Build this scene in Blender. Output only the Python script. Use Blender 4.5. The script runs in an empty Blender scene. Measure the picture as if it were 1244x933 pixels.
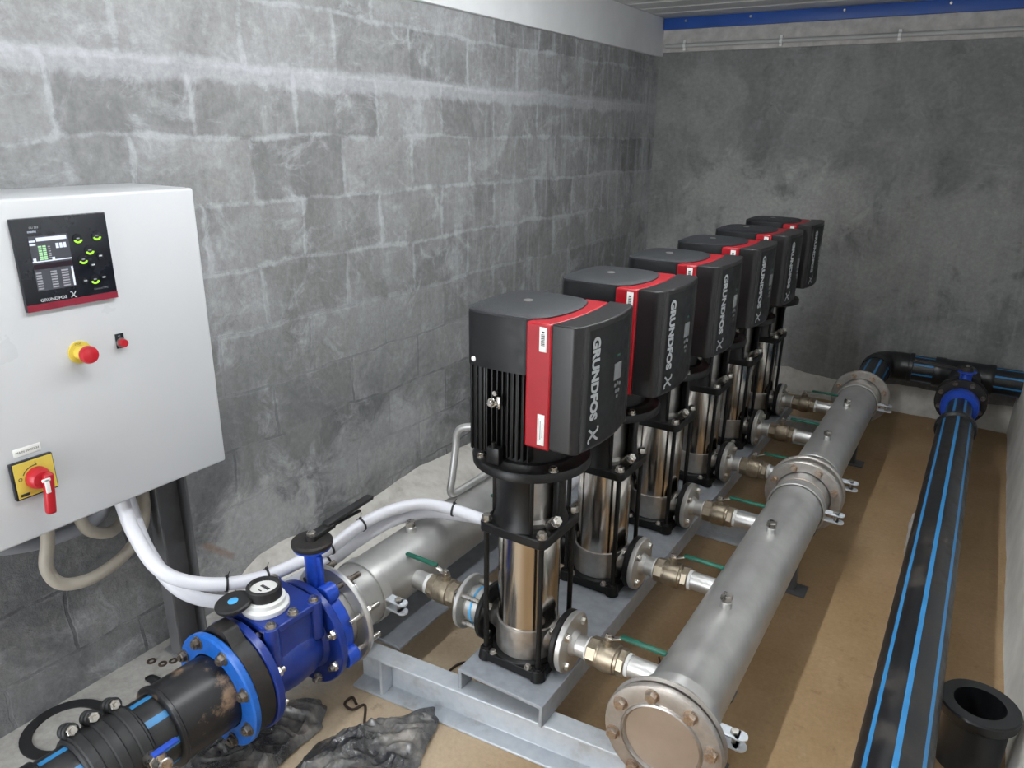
import bpy, bmesh, math, random
from mathutils import Vector, Matrix, noise
random.seed(7)
PI = math.pi
V = Vector
C = bpy.context.scene.collection
sc = bpy.context.scene

# ------------------------------------------------------------------ materials
def new_mat(name):
    m = bpy.data.materials.new(name); m.use_nodes = True
    nt = m.node_tree
    return m, nt, nt.nodes['Principled BSDF']
def N(nt, t, **kw):
    n = nt.nodes.new(t)
    for k, v in kw.items():
        if k in n.inputs.keys(): n.inputs[k].default_value = v
        else: setattr(n, k, v)
    return n
def L(nt, a, b): nt.links.new(a, b)
def ramp(nt, fac, stops, interp='LINEAR'):
    r = nt.nodes.new('ShaderNodeValToRGB'); r.color_ramp.interpolation = interp
    el = r.color_ramp.elements
    while len(el) < len(stops): el.new(0.5)
    for e, (p, c) in zip(el, stops):
        e.position = p
        e.color = (c, c, c, 1) if not isinstance(c, (tuple, list)) else (*c, 1)
    L(nt, fac, r.inputs['Fac'])
    return r.outputs['Color']
def mixc(nt, fac, a, b, mode='MIX'):
    n = nt.nodes.new('ShaderNodeMix'); n.data_type = 'RGBA'; n.blend_type = mode
    for i, val in ((0, fac), (6, a), (7, b)):
        if isinstance(val, (int, float)): n.inputs[i].default_value = val
        elif isinstance(val, (tuple, list)): n.inputs[i].default_value = (*val, 1)
        else: L(nt, val, n.inputs[i])
    return n.outputs[2]
def noise_tex(nt, vec, scale, detail=4, rough=0.55, stretch=None, dist=0.0):
    if stretch:
        mp = nt.nodes.new('ShaderNodeMapping'); mp.inputs['Scale'].default_value = stretch
        L(nt, vec, mp.inputs['Vector']); vec = mp.outputs['Vector']
    n = N(nt, 'ShaderNodeTexNoise', Scale=scale, Detail=detail, Roughness=rough, Distortion=dist)
    L(nt, vec, n.inputs['Vector'])
    return n.outputs['Fac']
def bump(nt, bsdf, h, strength=0.3, dist=0.01):
    b = N(nt, 'ShaderNodeBump', Strength=strength, Distance=dist)
    L(nt, h, b.inputs['Height']); L(nt, b.outputs['Normal'], bsdf.inputs['Normal'])
def plain(name, col, rough=0.5, metal=0.0, var=0.08, scale=14, bmp=0.0, spec=0.5, stretch=None, rvar=0.1):
    """procedural material: a base colour with soft noise variation in colour and gloss"""
    m, nt, b = new_mat(name)
    co = nt.nodes.new('ShaderNodeTexCoord').outputs['Object']
    f = noise_tex(nt, co, scale, 5, 0.6, stretch)
    lo = tuple(max(0, c*(1-var)) for c in col); hi = tuple(min(1, c*(1+var)) for c in col)
    L(nt, ramp(nt, f, [(0.3, lo), (0.7, hi)]), b.inputs['Base Color'])
    b.inputs['Metallic'].default_value = metal
    b.inputs['Specular IOR Level'].default_value = spec
    L(nt, ramp(nt, f, [(0.25, max(0.02, rough-rvar)), (0.75, min(1, rough+rvar))]), b.inputs['Roughness'])
    if bmp: bump(nt, b, f, bmp, 0.004)
    return m
def dirty(name, col, dirt, rough=0.5, metal=0.0, lo=0.55, hi=0.7, scale=9, spec=0.5, bmp=0.0):
    m, nt, b = new_mat(name)
    co = nt.nodes.new('ShaderNodeTexCoord').outputs['Object']
    f = noise_tex(nt, co, scale, 7, 0.68)
    k = ramp(nt, f, [(lo, 0.0), (hi, 1.0)])
    f2 = noise_tex(nt, co, scale*5, 3)
    c = mixc(nt, k, tuple(col), tuple(dirt))
    c = mixc(nt, 0.25, c, ramp(nt, f2, [(0.3, 0.25), (0.7, 0.75)]), 'OVERLAY')
    L(nt, c, b.inputs['Base Color'])
    b.inputs['Metallic'].default_value = metal
    b.inputs['Specular IOR Level'].default_value = spec
    L(nt, ramp(nt, k, [(0, rough), (1, min(1, rough+0.3))]), b.inputs['Roughness'])
    if bmp: bump(nt, b, f2, bmp, 0.003)
    return m

MT = {}
MT['black_cast'] = plain('black cast iron', (0.0070, 0.0068, 0.0070), 0.42, 0, 0.3, 30, 0.15, 0.35)
MT['fan_black'] = plain('black fan cover plastic', (0.0075, 0.0080, 0.0095), 0.45, 0, 0.12, 40, 0.05, 0.30)
MT['grille'] = plain('dark grey fan grille', (0.016, 0.0175, 0.021), 0.42, 0, 0.5, 320, 0.5)
MT['drive_black'] = plain('dark grey drive plastic', (0.0150, 0.0140, 0.0150), 0.34, 0, 0.1, 60, 0.02, 0.42, None, 0.03)
MT['red_plastic'] = plain('red plastic band', (0.33, 0.003, 0.010), 0.40, 0, 0.08, 20)
MT['stainless'] = plain('polished stainless sleeve', (0.62, 0.58, 0.54), 0.16, 1.0, 0.05, 60, 0, 0.5, (1, 1, 0.02), 0.05)
MT['satin'] = plain('satin stainless casting', (0.50, 0.48, 0.46), 0.40, 1.0, 0.12, 50, 0.1)
MT['pipe_steel'] = plain('dull stainless pipe', (0.57, 0.565, 0.55), 0.40, 0.74, 0.14, 9, 0.05, 0.5, None, 0.08)
MT['pipe_rust'] = dirty('stainless flange with tan staining', (0.48, 0.46, 0.44), (0.40, 0.33, 0.27), 0.40, 0.75, 0.40, 0.8, 7)
MT['tan_steel'] = plain('pickled stainless disc', (0.50, 0.42, 0.355), 0.50, 0.7, 0.12, 8, 0.05)
MT['bolt'] = plain('zinc bolt', (0.55, 0.52, 0.48), 0.30, 1.0, 0.2, 60)
MT['bolt_tan'] = dirty('stained steel bolt', (0.56, 0.50, 0.44), (0.38, 0.22, 0.12), 0.35, 1.0, 0.4, 0.7, 40)
MT['bolt_dark'] = dirty('dull dark bolt', (0.20, 0.18, 0.16), (0.10, 0.07, 0.05), 0.45, 0.8, 0.4, 0.7, 40)
MT['brass'] = plain('brass valve', (0.40, 0.34, 0.26), 0.42, 0.9, 0.25, 40)
MT['ptfe'] = plain('white thread tape', (0.85, 0.85, 0.84), 0.6, 0, 0.05, 60)
MT['green'] = plain('green lever sleeve', (0.008, 0.11, 0.07), 0.45, 0, 0.15, 40)
MT['frame_grey'] = dirty('grey painted steel', (0.33, 0.355, 0.39), (0.42, 0.36, 0.31), 0.45, 0.0, 0.58, 0.8, 6, 0.5, 0.05)
MT['plate_grey'] = dirty('dark grey painted plate', (0.23, 0.245, 0.27), (0.28, 0.26, 0.24), 0.4, 0.0, 0.58, 0.8, 6, 0.5, 0.05)
MT['galv'] = dirty('galvanised steel channel', (0.62, 0.66, 0.71), (0.46, 0.45, 0.44), 0.40, 0.15, 0.52, 0.75, 8, 0.5, 0.05)
MT['royal'] = dirty('royal blue painted casting', (0.012, 0.036, 0.24), (0.08, 0.10, 0.26), 0.28, 0, 0.60, 0.85, 10)
MT['bright_blue'] = dirty('bright blue coated flange', (0.010, 0.125, 0.52), (0.015, 0.09, 0.36), 0.38, 0, 0.55, 0.8, 12)
MT['valve_blue'] = dirty('vivid blue valve body', (0.015, 0.070, 0.48), (0.03, 0.05, 0.22), 0.35, 0, 0.60, 0.8, 14)
MT['rusty_black'] = dirty('black iron wafer with brown rust', (0.018, 0.017, 0.017), (0.05, 0.034, 0.026), 0.5, 0, 0.50, 0.72, 14, 0.4, 0.2)
MT['pe'] = dirty('black polyethylene', (0.013, 0.014, 0.016), (0.045, 0.042, 0.042), 0.34, 0, 0.52, 0.78, 8)
MT['pe_dusty'] = dirty('black polyethylene smeared with clay', (0.014, 0.014, 0.016), (0.30, 0.20, 0.12), 0.36, 0, 0.55, 0.66, 10)
MT['pe_main'] = dirty('black polyethylene main with dust', (0.011, 0.011, 0.013), (0.050, 0.042, 0.036), 0.33, 0, 0.50, 0.72, 7)
MT['stripe'] = plain('blue identification stripe', (0.035, 0.235, 0.52), 0.45, 0, 0.1, 30)
MT['rubber'] = plain('black rubber', (0.016, 0.016, 0.017), 0.55, 0, 0.25, 40, 0.1)
MT['white_paint'] = plain('white cabinet paint', (0.60, 0.61, 0.63), 0.34, 0, 0.015, 3)
MT['cond_white'] = plain('white conduit plastic', (0.72, 0.72, 0.77), 0.35, 0, 0.03, 12)
MT['beige'] = plain('beige flexible conduit', (0.40, 0.36, 0.30), 0.55, 0, 0.06, 20)
MT['grey_pipe'] = plain('grey conduit', (0.30, 0.31, 0.34), 0.5, 0, 0.06, 20)
MT['panel_black'] = plain('black panel face', (0.010, 0.012, 0.017), 0.25, 0, 0.1, 20)
MT['panel_red'] = plain('dull red panel strip', (0.22, 0.012, 0.03), 0.4, 0, 0.1, 30)
MT['knob_red'] = plain('red plastic knob', (0.44, 0.012, 0.022), 0.35, 0, 0.06, 30)
MT['yellow'] = plain('yellow plastic plate', (0.68, 0.53, 0.09), 0.45, 0, 0.06, 20)
MT['white_plastic'] = plain('white plastic', (0.82, 0.82, 0.80), 0.4, 0, 0.04, 30)
MT['sticker'] = plain('white paper sticker', (0.80, 0.79, 0.77), 0.6, 0, 0.04, 60)
MT['print_black'] = plain('black print', (0.02, 0.02, 0.02), 0.6)
MT['letter'] = plain('light grey lettering', (0.46, 0.48, 0.50), 0.5, 0, 0.04)
MT['grey_print'] = plain('grey print', (0.20, 0.21, 0.22), 0.5, 0, 0.04)
MT['lid_blue'] = plain('light blue disc', (0.08, 0.42, 0.80), 0.4)
MT['post_dark'] = plain('dark grey steel post', (0.12, 0.12, 0.125), 0.5, 0.2, 0.2, 10)
MT['post_light'] = plain('grey steel post flange', (0.20, 0.20, 0.205), 0.5, 0.2, 0.15, 10)
MT['strip_blue'] = plain('blue painted steel strip', (0.020, 0.085, 0.36), 0.45, 0, 0.12, 5)
MT['pvc'] = plain('grey white conduit', (0.46, 0.46, 0.45), 0.45, 0, 0.05, 8)
MT['concrete_block'] = plain('pale concrete lump', (0.50, 0.48, 0.46), 0.85, 0, 0.2, 20, 0.4)
MT['rust_wire'] = plain('rusty wire', (0.06, 0.04, 0.03), 0.7, 0.3, 0.3, 40)
def emit_mat(name, col, s):
    m, nt, b = new_mat(name)
    b.inputs['Base Color'].default_value = (*[c*0.5 for c in col], 1)
    b.inputs['Emission Color'].default_value = (*col, 1); b.inputs['Emission Strength'].default_value = s
    return m
MT['lit_green'] = emit_mat('lit green key', (0.45, 0.95, 0.05), 0.55)
MT['lit_white'] = emit_mat('lit white pixels', (0.75, 0.80, 0.95), 0.6)
MT['lit_grey'] = emit_mat('lit grey pixels', (0.45, 0.45, 0.50), 0.3)
MT['lit_pale_green'] = emit_mat('lit pale green bars', (0.45, 0.80, 0.45), 0.5)
MT['screen'] = emit_mat('dark lit screen', (0.06, 0.065, 0.08), 0.5)
MT['screen_red'] = emit_mat('dark red screen band', (0.11, 0.04, 0.05), 0.5)

# bare blockwork with smeared mortar
def mth(nt, op, a, b=None, c=None, clamp=False):
    n = nt.nodes.new('ShaderNodeMath'); n.operation = op; n.use_clamp = clamp
    for k, v in enumerate((a, b, c)):
        if v is None: continue
        if isinstance(v, (int, float)): n.inputs[k].default_value = v
        else: L(nt, v, n.inputs[k])
    return n.outputs[0]
def sstep(nt, v, lo, hi):
    n = nt.nodes.new('ShaderNodeMapRange'); n.interpolation_type = 'SMOOTHSTEP'
    L(nt, v, n.inputs['Value']); n.inputs['From Min'].default_value = lo; n.inputs['From Max'].default_value = hi
    return n.outputs[0]
def warp(nt, vec, scale, amt, detail=3):
    nz = N(nt, 'ShaderNodeTexNoise', Scale=scale, Detail=detail); L(nt, vec, nz.inputs['Vector'])
    sub = N(nt, 'ShaderNodeVectorMath', operation='SUBTRACT'); L(nt, nz.outputs['Color'], sub.inputs[0]); sub.inputs[1].default_value = (0.5, 0.5, 0.5)
    sca = N(nt, 'ShaderNodeVectorMath', operation='SCALE'); L(nt, sub.outputs[0], sca.inputs[0]); sca.inputs['Scale'].default_value = amt
    add = N(nt, 'ShaderNodeVectorMath', operation='ADD'); L(nt, vec, add.inputs[0]); L(nt, sca.outputs[0], add.inputs[1])
    return add.outputs[0]
def wall_left_mat():
    m, nt, b = new_mat('bare blockwork with smeared mortar')
    pos = nt.nodes.new('ShaderNodeNewGeometry').outputs['Position']
    sep = nt.nodes.new('ShaderNodeSeparateXYZ'); L(nt, pos, sep.inputs[0])
    cmb = nt.nodes.new('ShaderNodeCombineXYZ'); L(nt, sep.outputs['Y'], cmb.inputs[0]); L(nt, sep.outputs['Z'], cmb.inputs[1])
    off = N(nt, 'ShaderNodeVectorMath', operation='ADD'); L(nt, cmb.outputs[0], off.inputs[0]); off.inputs[1].default_value = (0.335, 0.06, 0)
    vec = warp(nt, warp(nt, off.outputs[0], 2.3, 0.06), 13, 0.022, 5)
    def brick(ms, smooth):
        t = N(nt, 'ShaderNodeTexBrick', Scale=1.0); t.offset = 0.5
        t.inputs['Mortar Size'].default_value = ms; t.inputs['Mortar Smooth'].default_value = smooth
        t.inputs['Brick Width'].default_value = 0.39; t.inputs['Row Height'].default_value = 0.2
        t.inputs['Color1'].default_value = (0.22, 0.22, 0.22, 1); t.inputs['Color2'].default_value = (0.78, 0.78, 0.78, 1); t.inputs['Mortar'].default_value = (0.5, 0.5, 0.5, 1)
        L(nt, vec, t.inputs['Vector']); return t
    b1 = brick(0.006, 0.4); b2 = brick(0.026, 1.0)
    big = noise_tex(nt, pos, 0.9, 5, 0.6, None, 0.5)
    mid = noise_tex(nt, pos, 3.6, 8, 0.66, None, 0.9)
    m2 = noise_tex(nt, warp(nt, pos, 3, 0.3), 6.5, 8, 0.72, None, 0.4)
    fine = noise_tex(nt, pos, 42, 6, 0.72)
    streak = noise_tex(nt, pos, 1.5, 7, 0.72, (10.0, 10.0, 1.1))
    scr = noise_tex(nt, warp(nt, pos, 4, 0.25), 2.2, 9, 0.75, (3.0, 3.0, 14.0))
    c = ramp(nt, mid, [(0.30, (0.190, 0.190, 0.190)), (0.50, (0.25, 0.25, 0.25)), (0.72, (0.34, 0.345, 0.35))])
    c = mixc(nt, 0.34, c, b1.outputs['Color'], 'OVERLAY')
    mort = (0.47, 0.48, 0.50)
    # thin smears of cement slurry wiped over the blocks
    c = mixc(nt, mth(nt, 'MULTIPLY', sstep(nt, m2, 0.49, 0.70), 0.75), c, (0.43, 0.44, 0.455))
    c = mixc(nt, mth(nt, 'MULTIPLY', sstep(nt, scr, 0.55, 0.75), 0.45), c, mort)
    farw = sstep(nt, sep.outputs['Y'], 2.2, 3.6)
    c = mixc(nt, mth(nt, 'MULTIPLY', sstep(nt, streak, 0.47, 0.70), mth(nt, 'MULTIPLY_ADD', farw, 0.50, 0.12)), c, mort)
    # irregular mortar bands along the joints
    k = mth(nt, 'MULTIPLY_ADD', mth(nt, 'SUBTRACT', m2, 0.52), 2.6, b2.outputs['Fac'])
    k = mth(nt, 'MULTIPLY_ADD', mth(nt, 'SUBTRACT', mid, 0.5), 1.6, k)
    band = mth(nt, 'MULTIPLY', sstep(nt, k, 0.45, 1.15), sstep(nt, b2.outputs['Fac'], 0.0, 0.8))
    high = sstep(nt, sep.outputs['Z'], 0.5, 1.3)
    c = mixc(nt, mth(nt, 'MULTIPLY', band, mth(nt, 'MULTIPLY_ADD', high, 0.40, 0.28)), c, (0.46, 0.47, 0.495))
    # one course with a broad wiped mortar bed
    dz = mth(nt, 'ABSOLUTE', mth(nt, 'MULTIPLY_ADD', mth(nt, 'SUBTRACT', m2, 0.5), 0.10, mth(nt, 'SUBTRACT', sep.outputs['Z'], 1.725)))
    wide = mth(nt, 'SUBTRACT', 1.0, sstep(nt, dz, 0.020, 0.045))
    c = mixc(nt, mth(nt, 'MULTIPLY', wide, 0.45), c, (0.52, 0.53, 0.56))
    # dark open joints; low dark stains, deepened to paint in the cabinet's shade
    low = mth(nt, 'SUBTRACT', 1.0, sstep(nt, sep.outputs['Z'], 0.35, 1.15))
    stain_shade = mth(nt, 'MULTIPLY', sstep(nt, mid, 0.40, 0.62), low)
    c = mixc(nt, mth(nt, 'MULTIPLY', stain_shade, 0.72), c, (0.085, 0.088, 0.095))
    dj = mth(nt, 'MULTIPLY', b1.outputs['Fac'], mth(nt, 'MULTIPLY', low, sstep(nt, m2, 0.40, 0.55)))
    c = mixc(nt, mth(nt, 'MULTIPLY', dj, 0.65), c, (0.07, 0.072, 0.078))
    def spot(cy, cz, ry, rz, lo, hi, wob):
        dy = mth(nt, 'DIVIDE', mth(nt, 'SUBTRACT', sep.outputs['Y'], cy), ry); dzz = mth(nt, 'DIVIDE', mth(nt, 'SUBTRACT', sep.outputs['Z'], cz), rz)
        d = mth(nt, 'SQRT', mth(nt, 'ADD', mth(nt, 'MULTIPLY', dy, dy), mth(nt, 'MULTIPLY', dzz, dzz)))
        d = mth(nt, 'MULTIPLY_ADD', mth(nt, 'SUBTRACT', m2, 0.5), -wob, d)
        return mth(nt, 'SUBTRACT', 1.0, sstep(nt, d, lo, hi))
    c = mixc(nt, mth(nt, 'MULTIPLY', spot(1.50, 0.20, 0.30, 0.22, 0.5, 1.2, 2.2), 0.65), c, (0.50, 0.505, 0.51))
    c = mixc(nt, mth(nt, 'MULTIPLY', spot(2.15, 0.30, 0.45, 0.20, 0.5, 1.2, 2.4), 0.50), c, (0.45, 0.455, 0.465))
    # rust run
    ln = mth(nt, 'ABSOLUTE', mth(nt, 'SUBTRACT', mth(nt, 'MULTIPLY_ADD', mth(nt, 'SUBTRACT', sep.outputs['Y'], 1.255), -0.95, 0.28), sep.outputs['Z']))
    rust = mth(nt, 'MULTIPLY', mth(nt, 'SUBTRACT', 1.0, sstep(nt, ln, 0.006, 0.024)), spot(1.325, 0.215, 0.085, 0.085, 0.7, 1.1, 0.8))
    c = mixc(nt, mth(nt, 'MULTIPLY', rust, 0.6), c, (0.30, 0.20, 0.14))
    corner = mth(nt, 'MULTIPLY', sstep(nt, sep.outputs['Y'], 4.62, 4.72), sstep(nt, m2, 0.36, 0.56))
    c = mixc(nt, mth(nt, 'MULTIPLY', corner, 0.55), c, (0.48, 0.49, 0.50))
    c = mixc(nt, 0.35, c, ramp(nt, fine, [(0.25, 0.2), (0.75, 0.8)]), 'OVERLAY')
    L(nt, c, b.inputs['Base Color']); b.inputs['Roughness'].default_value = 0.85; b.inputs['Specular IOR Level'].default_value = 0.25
    h = mth(nt, 'MULTIPLY_ADD', b1.outputs['Fac'], -0.35, mth(nt, 'ADD', fine, m2))
    bump(nt, b, mth(nt, 'MULTIPLY_ADD', band, 0.25, h), 0.4, 0.012)
    return m
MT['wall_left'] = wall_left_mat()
def wall_back_mat():
    m, nt, b = new_mat('dark mottled cement render')
    pos = nt.nodes.new('ShaderNodeNewGeometry').outputs['Position']
    sep = nt.nodes.new('ShaderNodeSeparateXYZ'); L(nt, pos, sep.inputs[0])
    wv = warp(nt, pos, 2.5, 0.35, 4)
    big = noise_tex(nt, wv, 1.2, 6, 0.62, None, 0.8)
    mid = noise_tex(nt, wv, 4.0, 8, 0.68, None, 0.5)
    fine = noise_tex(nt, pos, 40, 6, 0.72)
    streak = noise_tex(nt, pos, 1.6, 7, 0.7, (9.0, 9.0, 1.0))
    arc = noise_tex(nt, warp(nt, pos, 1.6, 0.8, 3), 2.0, 9, 0.76, (2.5, 2.5, 11.0))
    c = ramp(nt, big, [(0.30, (0.165, 0.166, 0.165)), (0.50, (0.235, 0.236, 0.234)), (0.70, (0.345, 0.346, 0.343))])
    c = mixc(nt, mth(nt, 'MULTIPLY', sstep(nt, mid, 0.50, 0.74), 0.60), c, (0.33, 0.33, 0.32))
    c = mixc(nt, mth(nt, 'MULTIPLY', mth(nt, 'SUBTRACT', 1.0, sstep(nt, mid, 0.30, 0.47)), 0.50), c, (0.105, 0.107, 0.105))
    c = mixc(nt, mth(nt, 'MULTIPLY', sstep(nt, arc, 0.54, 0.72), 0.40), c, (0.40, 0.40, 0.395))
    def patch(cx, cz, rx, rz, amt):
        dx = mth(nt, 'DIVIDE', mth(nt, 'SUBTRACT', sep.outputs['X'], cx), rx); dzz = mth(nt, 'DIVIDE', mth(nt, 'SUBTRACT', sep.outputs['Z'], cz), rz)
        d = mth(nt, 'SQRT', mth(nt, 'ADD', mth(nt, 'MULTIPLY', dx, dx), mth(nt, 'MULTIPLY', dzz, dzz)))
        d = mth(nt, 'MULTIPLY_ADD', mth(nt, 'SUBTRACT', mid, 0.5), -2.6, d)
        return mth(nt, 'MULTIPLY', mth(nt, 'SUBTRACT', 1.0, sstep(nt, d, 0.55, 1.25)), amt)
    for a in ((-1.42, 1.20, 0.34, 0.26, 0.55), (-0.88, 1.17, 0.30, 0.24, 0.60), (-0.25, 0.95, 0.55, 0.40, 0.30)):
        c = mixc(nt, patch(*a), c, (0.42, 0.42, 0.40))
    lowband = mth(nt, 'MULTIPLY', mth(nt, 'SUBTRACT', 1.0, sstep(nt, sep.outputs['Z'], 0.95, 1.45)), sstep(nt, streak, 0.46, 0.66))
    c = mixc(nt, mth(nt, 'MULTIPLY', lowband, 0.40), c, (0.36, 0.36, 0.35))
    c = mixc(nt, 0.35, c, ramp(nt, fine, [(0.25, 0.2), (0.75, 0.8)]), 'OVERLAY')
    L(nt, c, b.inputs['Base Color']); b.inputs['Roughness'].default_value = 0.85; b.inputs['Specular IOR Level'].default_value = 0.25
    bump(nt, b, mth(nt, 'ADD', fine, mid), 0.3, 0.01)
    return m
MT['wall_back'] = wall_back_mat()
MT['plaster'] = plain('pale plaster', (0.78, 0.78, 0.76), 0.8, 0, 0.12, 6, 0.2)
MT['mortar'] = dirty('rough pale mortar', (0.68, 0.65, 0.60), (0.45, 0.42, 0.37), 0.9, 0, 0.5, 0.75, 6, 0.2, 0.5)
MT['beam_white'] = plain('white painted beam', (0.84, 0.85, 0.86), 0.6, 0, 0.06, 4, 0.05)
def ceiling_mat():
    m, nt, b = new_mat('white ribbed ceiling sheet')
    pos = nt.nodes.new('ShaderNodeNewGeometry').outputs['Position']
    f = noise_tex(nt, pos, 2.5, 4)
    L(nt, ramp(nt, f, [(0.3, (0.54, 0.54, 0.53)), (0.7, (0.62, 0.62, 0.61))]), b.inputs['Base Color'])
    b.inputs['Roughness'].default_value = 0.5
    return m
MT['ceiling'] = ceiling_mat()
def floor_mat():
    m, nt, b = new_mat('clay dusted concrete floor')
    pos = nt.nodes.new('ShaderNodeNewGeometry').outputs['Position']
    sep = nt.nodes.new('ShaderNodeSeparateXYZ'); L(nt, pos, sep.inputs[0])
    f = noise_tex(nt, pos, 2.2, 6, 0.62); g = noise_tex(nt, pos, 14, 7, 0.7); h = noise_tex(nt, pos, 70, 4, 0.7)
    tan = ramp(nt, f, [(0.3, (0.335, 0.215, 0.108)), (0.7, (0.43, 0.295, 0.168))])
    tan = mixc(nt, ramp(nt, g, [(0.30, 0.55), (0.42, 0.0)]), tan, (0.25, 0.15, 0.075))
    tan = mixc(nt, ramp(nt, g, [(0.60, 0.0), (0.75, 0.5)]), tan, (0.48, 0.37, 0.24))
    tan_lit = ramp(nt, f, [(0.3, (0.57, 0.435, 0.29)), (0.7, (0.69, 0.56, 0.41))])  # paler floor on the left: strong daylight painted into the colour
    tan_lit = mixc(nt, ramp(nt, g, [(0.28, 0.6), (0.40, 0.0)]), tan_lit, (0.30, 0.20, 0.12))
    mb = N(nt, 'ShaderNodeMath', operation='MULTIPLY_ADD'); L(nt, f, mb.inputs[0]); mb.inputs[1].default_value = 0.3; L(nt, sep.outputs['X'], mb.inputs[2])
    mr2 = N(nt, 'ShaderNodeMapRange'); L(nt, mb.outputs[0], mr2.inputs['Value']); mr2.inputs['From Min'].default_value = -0.85; mr2.inputs['From Max'].default_value = -0.50
    tan = mixc(nt, mr2.outputs[0], tan_lit, tan)
    grey = ramp(nt, g, [(0.3, (0.30, 0.285, 0.26)), (0.7, (0.44, 0.425, 0.40))])
    # bare concrete beside the left wall, clay dust elsewhere
    ma = N(nt, 'ShaderNodeMath', operation='MULTIPLY_ADD'); L(nt, f, ma.inputs[0]); ma.inputs[1].default_value = 0.5; L(nt, sep.outputs['X'], ma.inputs[2])
    mr = N(nt, 'ShaderNodeMapRange'); L(nt, ma.outputs[0], mr.inputs['Value'])
    mr.inputs['From Min'].default_value = -1.27; mr.inputs['From Max'].default_value = -1.12
    c = mixc(nt, mr.outputs[0], grey, tan)
    c = mixc(nt, 0.25, c, ramp(nt, h, [(0.3, 0.3), (0.7, 0.7)]), 'OVERLAY')
    L(nt, c, b.inputs['Base Color']); b.inputs['Roughness'].default_value = 0.8; b.inputs['Specular IOR Level'].default_value = 0.25
    bump(nt, b, g, 0.25, 0.01)
    return m
MT['floor'] = floor_mat()
def bag_mat():
    m, nt, b = new_mat('crumpled dark plastic film')
    co = nt.nodes.new('ShaderNodeTexCoord').outputs['Object']
    f = noise_tex(nt, co, 9, 5, 0.6)
    L(nt, ramp(nt, f, [(0.42, (0.055, 0.055, 0.060)), (0.54, (0.18, 0.175, 0.17)), (0.68, (0.40, 0.36, 0.32))]), b.inputs['Base Color'])
    b.inputs['Roughness'].default_value = 0.13
    b.inputs['Specular IOR Level'].default_value = 0.9
    b.inputs['Alpha'].default_value = 0.84
    g = noise_tex(nt, co, 12, 5, 0.6, (1.0, 2.2, 1.0), 1.6)
    bump(nt, b, g, 0.6, 0.010)
    return m
MT['bag'] = bag_mat()

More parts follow.
